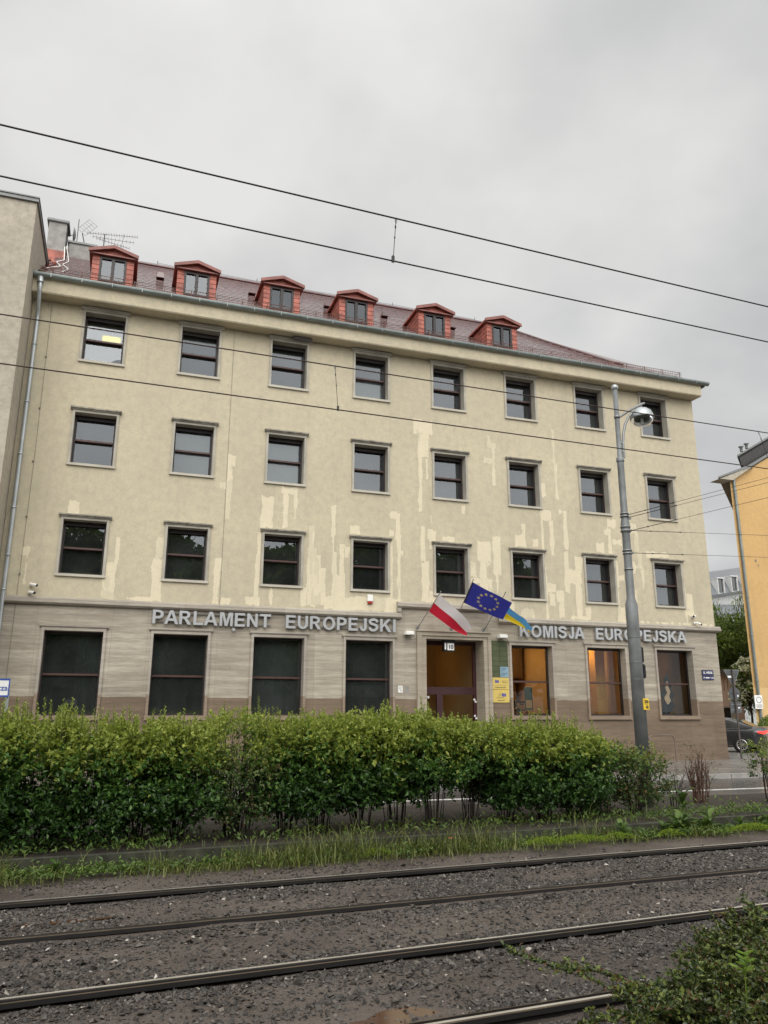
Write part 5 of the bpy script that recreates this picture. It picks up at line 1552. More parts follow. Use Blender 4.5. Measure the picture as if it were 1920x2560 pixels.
for i, (x, w_, h_, fb, lb) in enumerate(HED):
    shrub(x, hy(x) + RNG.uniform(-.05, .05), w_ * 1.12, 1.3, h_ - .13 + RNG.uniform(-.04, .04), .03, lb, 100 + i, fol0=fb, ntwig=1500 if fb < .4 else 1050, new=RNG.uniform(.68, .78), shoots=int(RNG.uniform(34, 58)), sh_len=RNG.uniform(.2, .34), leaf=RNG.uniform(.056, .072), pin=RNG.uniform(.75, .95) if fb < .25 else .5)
shrub(2.98, hy(3) - .28, .80, .75, 1.12, .03, 'low paler yellow-green shrub standing in the hollow of the hedge', 131, fol0=.2, ntwig=620, new=.9, shoots=10, sh_len=.12, pale=.4, rust=.05)
shrub(2.95, hy(3) + .15, .75, .8, 1.56, .03, 'half-bare hedge shrub of dark twigs with a thin leafy top', 132, fol0=.84, ntwig=240, new=.82, shoots=14, stems=24, barkm='bark_black')
shrub(9.25, hy(9.2) + .1, .85, 1.0, 1.12, .03, 'lower dull green shrub at the foot of the tall pole', 133, fol0=.15, ntwig=620, new=.95, shoots=5, sh_len=.1, pale=.25, rust=.10, name='shrub', group=None)
shrub(9.85, hy(9.8) - .05, .85, .9, .98, .03, 'olive green shrub just right in front of the tall pole', 134, fol0=.15, ntwig=560, new=.95, shoots=6, sh_len=.12, pale=.45, rust=.12, name='shrub', group=None)
shrub(9.2, hy(9.2) + .5, .8, .5, 1.22, .03, 'bare reddish twig bush behind the pole foot', 135, fol0=.6, ntwig=60, new=.9, shoots=0, stems=26, barkm='bark_red', rust=.6, name='bare_shrub', group=None, density=4)
shrub(11.05, -11.85, .55, .5, .75, .02, 'small blackened leafless shrub between the pole and the reddish one', 136, ntwig=0, shoots=0, stems=9, barkm='bark_black', name='bare_shrub', group=None)
shrub(12.05, -11.3, .62, .6, 1.02, .02, 'reddish nearly leafless shrub of upright twigs by the road', 137, fol0=.3, ntwig=70, new=1.5, shoots=0, stems=34, barkm='bark_red', pale=.5, rust=.3, name='bare_shrub', group=None, density=4, leaf=.035)
shrub(13.40, -11.75, .62, .7, 1.12, .02, 'loose leafy shrub at the right edge in front of the car', 138, fol0=.4, ntwig=150, new=.75, shoots=6, sh_len=.18, pale=.35, stems=16, name='shrub', group=None)

# ------------------------------------------------------------------ verge: grass, moss, weeds
leaf_mat('grass_blade', (.045, .075, .016), (.22, .235, .06), .5, .3)
leaf_mat('moss_green', (.13, .21, .012), (.25, .34, .03), .8, .2)
leaf_mat('weed_leaf', (.05, .10, .018), (.17, .25, .05), .42, .3)
leaf_mat('weed_bright', (.14, .26, .03), (.30, .42, .07), .42, .4)
MOSS = ((7.1, .36, .09), (7.65, .48, .13), (8.35, .30, .10), (9.3, .25, .08), (10.9, .55, .12), (11.9, .6, .13), (4.6, .22, .05))
def grass(n, seed):
    rg = np.random.default_rng(seed)
    x = -1.5 + rg.random(n * 2) * 18.5
    off = rg.normal(0, .19, n * 2)
    y = wall_y(x) - .24 + off
    c = .5 + .5 * hb2(x * 1.2 + 9, y * .3 + 2) * 3
    keep = (rg.random(n * 2) < np.clip(c * .9 + .12, .04, 1)) & ((y < wall_y(x) - .02) | (y > wall_y(x) + .14))
    for cx, rx, ry in MOSS: keep &= ((x - cx) / (rx * 1.1)) ** 2 + ((y - wall_y(cx) + .42) / (ry * 1.5)) ** 2 > 1
    x, y = x[keep][:n], y[keep][:n]; k = len(x)
    near = np.clip(1 - (x - 8) / 12, .5, 1)
    h = rg.gamma(2.2, .06, k).clip(.025, .42) * near * .8 * (.45 + 1.1 * np.clip(hb3(x * 1.1, y * 2) * 2 + .5, 0, 1))
    a = rg.uniform(0, 2 * PI, k); lean = rg.uniform(.15, 1.2, k) * h
    wd = rg.uniform(.003, .007, k)
    z0 = np.where(y > wall_y(x) + .1, .02, ZB + .07)
    B_ = np.stack([x, y, z0], 1)
    dx = np.stack([np.cos(a), np.sin(a), np.zeros(k)], 1); sd_ = np.stack([-np.sin(a), np.cos(a), np.zeros(k)], 1)
    upv = np.array([0, 0, 1.0])
    m1 = B_ + upv * (h * .6)[:, None] + dx * (lean * .35)[:, None]
    t1 = B_ + upv * h[:, None] * .95 + dx * lean[:, None]
    V = np.stack([B_ - sd_ * wd[:, None], B_ + sd_ * wd[:, None], m1 + sd_ * wd[:, None] * .8, m1 - sd_ * wd[:, None] * .8, t1], 1).reshape(-1, 3)
    i = np.arange(k)[:, None] * 5
    F = np.concatenate([i + [[0, 1, 2]], i + [[0, 2, 3]], i + [[3, 2, 4]]], 1).reshape(-1, 3)
    np_mesh('grass', V, F, 0, ['grass_blade'], label='rough grass growing along the concrete edging', kind='stuff')
grass(17000, 21)
def ground_leaves(n, seed):
    rg = np.random.default_rng(seed)
    x = -1.2 + rg.random(n * 2) * 16; y = wall_y(x) - .22 + rg.normal(0, .15, n * 2)
    keep = (y < wall_y(x) - .03) & (rg.random(n * 2) < np.clip(.35 + 1.8 * hb3(x * .8, y + 4), .05, 1))
    for cx, rx, ry in MOSS: keep &= ((x - cx) / rx) ** 2 + ((y - wall_y(cx) + .42) / (ry * 1.3)) ** 2 > 1
    x, y = x[keep][:n], y[keep][:n]; k = len(x)
    C_ = np.stack([x, y, ZB + .085 + rg.gamma(2, .02, k)], 1); a = rg.uniform(0, 2 * PI, k)
    D_ = np.stack([np.cos(a), np.sin(a), rg.uniform(.1, .8, k)], 1)
    V_, F_ = leaves(C_, D_, rg.uniform(.03, .09, k), rg.uniform(.014, .034, k), rg)
    np_mesh('ground_cover', V_, F_, (rg.random(len(F_)) < .0).astype(int), ['weed_leaf'], label='small weeds mixed into the grass along the track', kind='stuff')
ground_leaves(11000, 22)
def bed_cover(n, seed):
    rg = np.random.default_rng(seed)
    x = -1.5 + rg.random(n) * 17; y = wall_y(x) + .13 + rg.gamma(1.6, .28, n)
    keep = (y < -10.1) & (rg.random(n) < np.clip(.45 + 1.9 * hb3(x * .7 + 2, y * .8), .05, 1)); x, y = x[keep], y[keep]; k = len(x)
    C_ = np.stack([x, y, .04 + rg.gamma(1.6, .03, k)], 1); a = rg.uniform(0, 2 * PI, k)
    D_ = np.stack([np.cos(a), np.sin(a), rg.uniform(.1, 1.4, k)], 1)
    lg = rg.uniform(.03, .10, k); V_, F_ = leaves(C_, D_, lg, lg * rg.uniform(.12, .45, k), rg)
    np_mesh('ground_cover', V_, F_, 0, ['weed_leaf'], label='low weeds and seedlings covering the earth under the hedge', kind='stuff')
bed_cover(9000, 29)
def moss(seed):
    rg = np.random.default_rng(seed)
    P = []
    for cx, rx, ry in ((7.1, .36, .09), (7.65, .48, .13), (8.35, .30, .10), (9.3, .25, .08), (10.9, .55, .12), (11.9, .6, .13), (4.6, .22, .05)):
        n = int(rx * ry * 38000); r = np.sqrt(rg.random(n)); a = rg.uniform(0, 2 * PI, n)
        q = 1 + .2 * np.sin(3 * a + cx) + .12 * np.sin(7 * a)
        X = cx + r * rx * np.cos(a) * q; Y = wall_y(cx) - .42 + r * ry * np.sin(a) * q + .06 * (X - cx)
        Z = ZB + .105 + .085 * (1 - r ** 2) + rg.normal(0, .006, n)
        P.append(np.stack([X, Y, Z], 1))
    P = np.concatenate(P); k = len(P)
    V_, F_ = leaves(P, rg.normal(0, 1, (k, 3)) + [0, 0, .9], rg.uniform(.012, .026, k), .009, rg)
    np_mesh('moss', V_, F_, 0, ['moss_green'], label='bright green moss cushions beside the farthest rail', kind='stuff')
moss(23)
def weed(seed, nl, ln, tall):
    rg = np.random.default_rng(seed); root = empty('broadleaf_weed', (0, 0, 0), 'broad-leaved green weed rising from the grassy verge', 'weed', 'broad-leaved weeds along the verge')
    mb = MB(); V = []; 
    vs, fs = [], []
    for k in range(nl):
        a = 2.4 * k + rg.uniform(-.3, .3); l = ln * rg.uniform(.6, 1.15); el = rg.uniform(.35, 1.2); z0 = tall * k / nl
        d = Vector((math.cos(a) * math.cos(el), math.sin(a) * math.cos(el), math.sin(el))); s = Vector((-math.sin(a), math.cos(a), 0))
        wd = l * rg.uniform(.16, .24)
        pts = []
        for q in range(6):
            t = q / 5; wq = wd * (.18 + 1.25 * math.sin(PI * min(1, t * .93 + .07)) ** .8) * (1 + .12 * (-1) ** q)
            c = Vector((0, 0, z0)) + d * l * t + Vector((0, 0, -.45 * l * t * t)); nz = Vector((0, 0, .22 * wq))
            pts += [c - s * wq * .5 + nz, c, c + s * wq * .5 + nz]
        o = len(vs); vs += pts
        for q in range(5):
            b0 = o + q * 3
            fs += [(b0, b0 + 1, b0 + 4, b0 + 3), (b0 + 1, b0 + 2, b0 + 5, b0 + 4)]
    mb.add(vs, fs, 0, True).build('leaves', ['weed_leaf'], root, local=True)
    mb = MB(); mb.tube([(0, 0, -.03), (.005, .004, tall + ln * .25)], [.006, .003], 5); mb.build('stem', ['weed_leaf'], root, local=True)
    return root
ws = [weed(41, 9, .20, .05), weed(42, 12, .24, .16), weed(43, 7, .16, .03)]
WP = [(8.0, 2), (10.6, 0), (11.8, 0), (12.5, 1), (13.8, 1), (14.2, 0), (-.6, 1), (.15, 0), (.75, 1), (1.5, 0), (2.1, 2), (2.75, 1), (3.4, 2), (4.0, 0), (4.4, 2), (6.9, 2), (8.55, 1), (9.0, 0), (9.35, 1), (9.7, 1), (10.0, 0), (10.3, 1), (10.7, 2), (11.3, 0), (11.7, 1), (12.3, 0), (12.9, 1), (13.5, 0), (8.8, 0), (9.2, 2), (9.55, 0), (9.85, 1), (10.15, 1), (10.5, 0), (10.9, 1), (11.1, 2), (11.5, 1), (12.0, 1), (12.6, 0), (13.2, 1), (5.0, 2), (1.1, 2), (-.2, 1), (-.9, 1)]
used = set()
for x, k in WP:
    y = wall_y(x) - .17 + RNG.uniform(-.12, .1)
    o = ws[k] if k not in used else dup(ws[k])
    used.add(k); o.location = (x, y, ZB + .07); o.rotation_euler = (0, 0, RNG.uniform(0, 6)); s = RNG.uniform(.7, 1.2) * (1.25 if x > 8.3 else 1); o.scale = (s, s, s)
o = dup(ws[1], (11.0, -12.1, .02)); o.scale = (1.6,) * 3; o['label'] = 'tall weed on the earth strip beside the blackened shrub'; del o['group']
# litter
mat('litter_white', (.75, .73, .68), .6); mat('litter_orange', (.65, .20, .08), .5)
root = empty('crumpled_wrapper', (5.72, wall_y(5.7) - .16, ZB + .2), 'crumpled orange and white wrapper lying in the grass', 'litter')
mb = MB(); rg = random.Random(8)
for k in range(7):
    c = V3(5.72 + rg.uniform(-.05, .07), wall_y(5.7) - .16 + rg.uniform(-.03, .03), ZB + .19 + rg.uniform(-.02, .03)); mb.add([c + V3(rg.uniform(-.06, .06), rg.uniform(-.04, .04), rg.uniform(-.04, .04)) for q in range(4)], [(0, 1, 2), (0, 2, 3), (0, 3, 1)], 1 if k > 4 else 0)
mb.build('sheet', ['litter_orange', 'litter_white'], root)
LIT = [(1.15, -14.18, 'flat white scrap of paper on the mud by the left verge'), (1.95, -14.05, 'thin white paper strip by the verge below the second window'), (9.35, -13.75, 'white scrap among the tall weeds right of the moss')]
for (x, y, lb) in LIT:
    mb = MB(); rg = random.Random(int(x * 10)); c = V3(x, y, ZB + .10)
    mb.add([c + V3(a + rg.uniform(-.015, .015), b_ + rg.uniform(-.01, .01), rg.uniform(0, .025)) for a, b_ in ((-.05, -.02), (.05, -.025), (.055, .02), (0, .03), (-.05, .02))], [(0, 1, 3, 4), (1, 2, 3)])
    mb.build('paper_scrap', ['litter_white'], None, lb, 'litter', loc=tuple(c))

# ------------------------------------------------------------------ low shrub in the near right corner
leaf_mat('coto_dark', (.022, .040, .011), (.07, .098, .026), .35, .15)
leaf_mat('coto_mid', (.085, .12, .026), (.20, .235, .055), .4, .2)
leaf_mat('coto_red', (.085, .05, .022), (.16, .09, .04), .45, .2)
def cotoneaster(cx, cy, rx, ry, h, nb, seed, label, ext=()):
    rg = np.random.default_rng(seed); r_ = random.Random(seed)
    z0 = -.18
    root = empty('low_shrub', (cx, cy, z0), label, 'shrub', 'low spreading shrubs in the near corner')
    mb = MB(); bag = LeafBag(); Cs, Ds, Ms = [], [], []
    def branch(pts, side=True, k=34):
        P = [Vector(p_) for p_ in pts]
        # Catmull-like polyline sampling
        S = []
        for i in range(len(P) - 1):
            for q in range(6): S.append(P[i].lerp(P[i + 1], q / 6))
        S.append(P[-1])
        mb.tube([S[i] for i in range(0, len(S), 3)] + [S[-1]], [.005 * (1 - .7 * i / (len(S) / 3)) for i in range(len(S[::3]) + 1)], 4, caps=False)
        for i in range(k):
            t = i / (k - 1); f = t * (len(S) - 1); a = int(min(f, len(S) - 2)); c = S[a].lerp(S[a + 1], f - a); d = (S[a + 1] - S[a]).normalized()
            for sgn in (-1, 1):
                sv = d.cross(Vector((0, 0, 1))) * sgn
                Cs.append(c + Vector((r_.gauss(0, .004), r_.gauss(0, .004), r_.gauss(0, .004)))); Ds.append(d * .5 + sv * .9 + Vector((r_.gauss(0, .35), r_.gauss(0, .35), r_.uniform(-.1, .7))))
                Ms.append(2 if r_.random() < .10 else (1 if r_.random() < .42 else 0))
            if side and i % 3 == 1:
                l = r_.uniform(.05, .14); a2 = r_.choice((-1, 1))
                e = c + (d * .5 + d.cross(Vector((0, 0, 1))) * a2 * .8 + Vector((0, 0, r_.uniform(-.1, .6)))) * l
                n = 7
                for q in range(n):
                    cc = c.lerp(e, q / (n - 1))
                    for sgn in (-1, 1):
                        Cs.append(cc); Ds.append(Vector((r_.gauss(0, 1), r_.gauss(0, 1), r_.gauss(.4, .6)))); Ms.append(2 if r_.random() < .12 else (1 if r_.random() < .45 else 0))
    for k in range(nb):
        a = r_.uniform(0, 2 * PI); rr = math.sqrt(r_.random())
        sx, sy = cx + math.cos(a) * rx * rr * .55, cy + math.sin(a) * ry * rr * .55
        a2 = a + r_.uniform(-.9, .9); l = r_.uniform(.25, .55)
        hh = h * (1 - .55 * rr * rr) * r_.uniform(.55, 1.1)
        ex, ey = sx + math.cos(a2) * l * rx * 1.1, sy + math.sin(a2) * l * ry * 1.1
        branch([(sx, sy, z0 + hh * .25), (sx * .6 + ex * .4, sy * .6 + ey * .4, z0 + hh * .8), (ex, ey, z0 + hh * r_.uniform(.7, 1.25))])
    for e in ext: branch(e, k=46)
    n = len(Cs)
    C_ = np.array([tuple(c) for c in Cs]); D_ = np.array([tuple(d) for d in Ds])
    V_, F_ = leaves(C_, D_, rg.uniform(.020, .046, n), rg.uniform(.015, .030, n), rg, .5)
    bag.add(V_, F_, np.repeat(np.array(Ms), 2))
    mb.build('stems', ['bark'], root)
    bag.build('foliage', ['coto_dark', 'coto_mid', 'coto_red'], root, (cx, cy, z0))
cotoneaster(4.85, -20.0, .66, .52, .40, 78, 61, 'low small-leaved shrub nearest the puddle, with one long arching shoot', ext=[[(4.35, -20.0, .0), (4.1, -19.75, .14), (3.86, -19.5, .20), (3.72, -19.38, .24)], [(4.6, -19.6, .0), (4.35, -19.35, .06), (4.15, -19.2, .05)], [(4.3, -20.1, .0), (4.05, -20.0, .03), (3.85, -19.9, -.02)]])
cotoneaster(5.68, -19.5, .62, .54, .47, 76, 62, 'low small-leaved shrub in the middle of the corner clump')
cotoneaster(6.45, -18.95, .58, .46, .42, 66, 63, 'low small-leaved shrub farthest right, touching the third rail')
cotoneaster(5.5, -20.55, .70, .5, .42, 70, 64, 'low small-leaved shrub at the bottom right corner, closest to the viewer')
def sprig(x, y, z, h, seed, label, flower=False):
    rg = random.Random(seed); root = empty('bright_weed', (x, y, z), label, 'weed', None)
    mb = MB(); mb.tube([(x, y, z - .25), (x + .02, y, z + h * .5), (x + .05, y - .01, z + h)], [.004, .003, .002], 5); mb.build('stem', ['weed_bright'], root)
    vs, fs = [], []
    for k in range(11):
        a = 2.4 * k; t = .15 + .8 * k / 10; c = Vector((x + .04 * t, y, z + h * t)); l = .085 * (1.1 - .6 * t)
        d = Vector((math.cos(a), math.sin(a), .35)).normalized(); s = Vector((-math.sin(a), math.cos(a), 0))
        o = len(vs)
        prof = [(0, .05), (.18, .35), (.3, .22), (.45, .62), (.58, .36), (.72, .5), (.85, .28), (1, .02)]
        for (u, w_) in prof: vs += [c + d * l * u - s * l * w_ * .6 + Vector((0, 0, .01)), c + d * l * u, c + d * l * u + s * l * w_ * .6 + Vector((0, 0, .01))]
        for q in range(7):
            b0 = o + q * 3; fs += [(b0, b0 + 1, b0 + 4, b0 + 3), (b0 + 1, b0 + 2, b0 + 5, b0 + 4)]
    mb = MB().add(vs, fs, 0, True); mb.build('leaves', ['weed_bright'], root)
    if flower:
        mb = MB()
        for k in range(5):
            a = k * 1.257; c = V3(x + .05, y - .01, z + h + .01); mb.add([c, c + V3(.018 * math.cos(a - .4), .018 * math.sin(a - .4), .008), c + V3(.026 * math.cos(a), .026 * math.sin(a), .01), c + V3(.018 * math.cos(a + .4), .018 * math.sin(a + .4), .008)], [(0, 1, 2, 3)])
        mb.build('flower', ['sign_yellow'], root)
sprig(5.45, -20.0, .26, .28, 3, 'bright green weed with yellow flower rising through the corner shrub', True)
sprig(4.75, -20.25, .24, .13, 5, 'bright lobed weed leaves in the front of the corner shrub')
sprig(5.3, -20.5, .26, .14, 6, 'bright green weed at the right edge of the corner shrub')

# ------------------------------------------------------------------ furniture on the pavements
root = empty('bike_stand', (19.58, -.66, 0), 'brown tubular bicycle stand in front of the stone wall', 'bike stand')
mb = MB(); x0, x1 = 19.06, 20.08
arcp = [(x0, -.62, -.05), (x0, -.62, .72)] + [(x0 + .16 - .16 * math.cos(a), -.62, .74 + .16 * math.sin(a)) for a in np.linspace(.2, PI / 2, 6)] + [(x1 - .16 + .16 * math.sin(a), -.68, .74 + .16 * math.cos(a)) for a in np.linspace(0, PI / 2 - .2, 6)] + [(x1, -.69, .72), (x1, -.69, -.05)]
mb.tube(arcp, .024, 8); mat('rack_paint', (.16, .125, .10), .5, .3); mb.build('hoop', ['rack_paint'], root)

root = empty('sign_post', (23.72, .17, 0), 'brown post with road signs seen from behind by the building corner', 'sign post')
mb = MB(); mb.tube([(23.72, .17, -.05), (23.72, .17, 3.3)], .035, 10); mat('post_paint', (.10, .085, .08), .5, .4); mb.build('post', ['post_paint'], root)
mat('sign_back', (.105, .11, .115), .55, .4)
mb = MB(); a = [(23.34, 3.26), (24.08, 3.26), (23.71, 2.62)]; mb.prism(a, 'y', .21, .225, 0); mb.prism([(23.33, 3.275), (24.09, 3.275), (24.07, 3.25), (23.35, 3.25)], 'y', .20, .228, 1)
mb.prism([(23.33, 3.27), (23.35, 3.26), (23.72, 2.63), (23.71, 2.60)], 'y', .20, .228, 1); mb.prism([(24.07, 3.26), (24.09, 3.27), (23.71, 2.60), (23.70, 2.63)], 'y', .20, .228, 1)
mb.box(23.5, 23.66, .196, .2095, 2.97, 3.05, 2); mb.box(23.45, 23.98, .19, .21, 3.1, 3.14, 0); mb.build('yield_sign', ['sign_back', 'steel', 'sign_white'], root)
mb = MB(); mb.disc((23.74, .218, 2.37), .26, 28, 0, 'y', .012); mb.box(23.55, 23.93, .19, .211, 2.4, 2.43, 0); mb.box(23.86, 23.92, .206, .2105, 2.26, 2.33, 1); mb.build('round_sign', ['sign_back', 'sign_white'], root)
mb = MB(); mb.bevbox(23.47, 24.02, .21, .225, 1.66, 2.08, .006, 0); mb.box(23.49, 24.0, .195, .209, 1.76, 1.79, 1); mb.box(23.49, 24.0, .195, .209, 1.96, 1.99, 1); mb.box(23.84, 23.94, .205, .2095, 1.83, 1.88, 2); mb.build('plate_sign', ['sign_back', 'steel', 'sign_white'], root)

root = empty('stop_sign', (-.36, -11.55, 0), 'white and blue name sign on a grey post at the left edge', 'sign post')
mb = MB(); mb.tube([(-.25, -11.5, -.1), (-.25, -11.5, 2.0)], .028, 8); mb.build('post', ['zinc_light'], root)
yq = -11.54
mb = MB(); mb.bevbox(-.72, -.235, yq, yq + .03, 1.90, 2.15, .008, 0); mb.box(-.722, -.233, yq - .003, yq + .033, 2.13, 2.155, 1); mb.box(-.722, -.233, yq - .003, yq + .033, 1.895, 1.918, 1); mb.box(-.246, -.2325, yq - .003, yq + .033, 1.918, 2.13, 1)
mb.text('Krupnicza', .085, -.47, 1.985, yq - .0015, .002, .01, 1, width=.43); mb.build('plate', ['sign_white', 'sign_blue'], root)

# ------------------------------------------------------------------ parked car
m, nt, b = nodes_of('car_paint')
b.inputs['Base Color'].default_value = c4((.045, .048, .052)); b.inputs['Metallic'].default_value = .5; b.inputs['Roughness'].default_value = .33; b.inputs['Coat Weight'].default_value = .8; b.inputs['Coat Roughness'].default_value = .05
m, nt, b = nodes_of('car_glass')
b.inputs['Base Color'].default_value = c4((.03, .035, .035)); b.inputs['Roughness'].default_value = .04; b.inputs['Specular IOR Level'].default_value = .9
mat('tyre', (.014, .014, .014), .8); mat('alloy', (.62, .62, .62), .3, .8); mat('chrome', (.75, .75, .75), .15, 1.0)
emit('tail_lit', (1.0, .04, .03), 1.6, (.5, .01, .01)); mat('lamp_clear', (.6, .6, .6), .1)
def loft(sections, m=0, mbx=None, close=True):
    n = len(sections[0]); vs = [p_ for s_ in sections for p_ in s_]; fs = []
    for i in range(len(sections) - 1):
        for k in range(n - 1): fs.append((i * n + k, i * n + k + 1, (i + 1) * n + k + 1, (i + 1) * n + k))
    mbx.add(vs, fs, m, True)
    if close:
        mbx.add(sections[0], [tuple(range(n))], m); mbx.add(sections[-1], [tuple(range(n - 1, -1, -1))], m)
def car(loc, heading, label):
    root = empty('parked_car', loc, label, 'car')
    # local: +x forward, origin at ground under the middle; length 4.62
    mb = MB()
    st = [  # x, half width, z bottom, z shoulder, z deck at centre
        (-2.30, .60, .42, .78, .98), (-2.27, .74, .34, .86, 1.06), (-2.15, .84, .28, .92, 1.09), (-1.80, .885, .24, .93, 1.08), (-1.35, .895, .22, .93, 1.0), (-.6, .895, .20, .92, .96), (.3, .895, .20, .91, .95), (.9, .89, .20, .90, .96), (1.35, .88, .21, .86, .93), (1.8, .85, .22, .78, .84), (2.12, .76, .26, .68, .74), (2.28, .60, .34, .58, .62), (2.31, .5, .4, .52, .54)]
    secs = []
    for (x, hw, zb_, zs, zd) in st:
        half = [(hw * .86, zb_), (hw * .97, zb_ + .10), (hw * 1.0, zb_ + .30 * (zs - zb_) + .05), (hw * .985, zb_ + .62 * (zs - zb_)), (hw * 1.0, zs - .07), (hw * .965, zs), (hw * .8, zs + (zd - zs) * .7), (hw * .4, zd)]
        secs.append([(x, y_, z_) for y_, z_ in half] + [(x, -y_, z_) for y_, z_ in reversed(half)])
    loft(secs, 0, mb)
    for k in range(len(secs) - 1):
        a, b_ = secs[k], secs[k + 1]; mb.add([a[0], a[-1], b_[-1], b_[0]], [(0, 1, 2, 3)], 1)
    for s in (-1, 1): mb.box(-2.0, 1.9, s * .885 - .01, s * .885 + .012, .27, .30, 2)
    mb.build('body', ['car_paint', 'tyre', 'chrome'], root, local=True)
    # greenhouse
    mb = MB()
    gs = [(-1.78, .70, 1.06, 1.07), (-1.15, .655, 1.0, 1.34), (-.75, .625, .95, 1.42), (-.1, .61, .93, 1.45), (.35, .62, .92, 1.42), (.75, .66, .93, 1.25), (1.15, .72, .94, .97)]
    secs = []
    for (x, hw, zb_, zt) in gs:
        wb = {-1.78: .74, 1.15: .76}.get(x, .83)
        half = [(wb, zb_ - .06), (wb - .01, zb_), (wb * .45 + hw * .55, zb_ + (zt - zb_) * .62), (hw, zt - .035), (hw * .9, zt), (hw * .5, zt + .018)]
        secs.append([(x, y_, z_) for y_, z_ in half] + [(x, -y_, z_) for y_, z_ in reversed(half)])
    loft(secs, 0, mb)
    mb.build('cabin', ['car_paint'], root, local=True)
    def gh(x, t, s):      # point on the cabin side: t 0 at the belt, 1 at the roof edge
        for (a, b_) in zip(gs, gs[1:]):
            if a[0] <= x <= b_[0]:
                f = (x - a[0]) / (b_[0] - a[0]); hw, zb_, zt = [a[i] + (b_[i] - a[i]) * f for i in (1, 2, 3)]
                wa = {-1.78: .74}.get(a[0], .83); wb2 = {1.15: .76}.get(b_[0], .83); wb = wa + (wb2 - wa) * f
                y_ = (wb + (wb * .45 + hw * .55 - wb) * t / .62) if t < .62 else (wb * .45 + hw * .55 + (hw - wb * .45 - hw * .55) * (t - .62) / .38)
                return (x, s * (y_ + .006), zb_ + (zt - .035 - zb_) * t)
    for s in (-1, 1):
        for (xa, xb, nm) in ((-.62, -.02, 'rear_window'), (.06, .78, 'front_window'), (-1.12, -.68, 'quarter_window')):
            mb = MB(); n = 8; ps = []
            for k in range(n + 1):
                x = xa + (xb - xa) * k / n
                tt = .90 if xa > -1 and xb < .7 else (.90 * min(1, max(.05, (x + 1.2) / .5)) if xb < 0 else .90 * min(1, max(.12, (1.0 - x) / .55)))
                ps.append((gh(x, .06, s), gh(x, tt, s)))
            for k in range(n): mb.add([ps[k][0], ps[k + 1][0], ps[k + 1][1], ps[k][1]], [(0, 1, 2, 3)], 0)
            mb.build('side_window', ['car_glass'], root, local=True)
        mb = MB(); mb.tube([gh(x, .97 if -1.0 < x < .5 else .9, s) for x in np.linspace(-1.3, .9, 12)], .010, 5); mb.tube([gh(x, .015, s) for x in np.linspace(-1.25, .9, 8)], .008, 5); mb.build('window_trim', ['chrome'], root, local=True)
    mb = MB(); mb.add([(-1.74, -.60, 1.085), (-1.74, .60, 1.085), (-1.17, .54, 1.345), (-1.17, -.54, 1.345)], [(0, 1, 2, 3)]); mb.v = [(x - .012, y_, z + .02) for x, y_, z in mb.v]; mb.build('rear_screen', ['car_glass'], root, local=True)
    mb = MB(); mb.add([(1.10, -.62, 1.0), (1.10, .62, 1.0), (.42, .54, 1.41), (.42, -.54, 1.41)], [(0, 1, 2, 3)]); mb.v = [(x + .012, y_, z + .02) for x, y_, z in mb.v]; mb.build('windscreen', ['car_glass'], root, local=True)
    for s in (-1, 1):
        mb = MB()
        mb.add([(-2.02, s * .885, .90), (-2.20, s * .835, .90), (-2.305, s * .62, .92), (-2.315, s * .36, .93), (-2.315, s * .36, .86), (-2.315, s * .62, .80), (-2.23, s * .82, .78), (-2.02, s * .895, .84)], [(0, 1, 6, 7), (1, 2, 5, 6), (2, 3, 4, 5)], 0)
        mb.add([(-2.318, s * .62, .81), (-2.322, s * .34, .87), (-2.322, s * .34, .84), (-2.318, s * .62, .78)], [(0, 1, 2, 3)], 1)
        mb.v = [(x - .004, y_ + s * .012, z) for x, y_, z in mb.v]
        mb.build('tail_light', ['tail_lit', 'lamp_clear'], root, local=True)
        for xw in (-1.36, 1.34):
            mb = MB(); mb.lathe([(.0, -.05), (.37, -.05), (.37, .0), (.0, .0)], (xw, s * .90, .33), 28, 0, 'y', False); mb.build('wheel_arch', ['tyre'], root, local=True)
            mb = MB(); mb.lathe([(.20, -.10), (.30, -.10), (.325, -.08), (.325, .08), (.30, .10), (.225, .10), (.215, .08)], (xw, s * .83, .325), 28, 0, 'y')
            wh = mb.build('wheel', ['tyre'], root, local=True)
            mb = MB(); yo = s * .925
            mb.lathe([(.19, -.006), (.225, -.006), (.225, .006), (.19, .006), (.19, -.006)], (xw, yo, .325), 28, 0, 'y'); mb.disc((xw, yo, .325), .05, 14, 0, 'y', .02); mb.disc((xw, s * .90, .325), .21, 24, 1, 'y', .012)
            for k in range(10):
                a = 2 * PI * k / 10; d = V3(math.cos(a), 0, math.sin(a)); e = V3(-math.sin(a), 0, math.cos(a)); c = V3(xw, yo, .325)
                mb.add([c + d * .04 - e * .012, c + d * .04 + e * .012, c + d * .2 + e * .018, c + d * .2 - e * .018], [(0, 1, 2, 3)], 0)
            mb.build('rim', ['alloy', 'black_plastic'], wh, local=True)
        for xd in (-.55, .28): 
            mb = MB(); mb.bevbox(xd, xd + .18, s * .895 - .012, s * .895 + .02, .80, .83, .008); mb.build('door_handle', ['car_paint'], root, local=True)
        mb = MB(); mb.bevbox(.78, .92, s * .98 - .10, s * .98 + .02, .95, 1.06, .03); mb.build('mirror', ['car_paint'], root, local=True)
    mb = MB(); mb.box(-2.335, -2.318, -.26, .26, .70, .81, 0); mb.build('number_plate', ['sign_white'], root, local=True)
    root.rotation_euler = (0, 0, heading)
    return root
th = PI - math.radians(57)
hx, hyy = math.cos(th), math.sin(th)
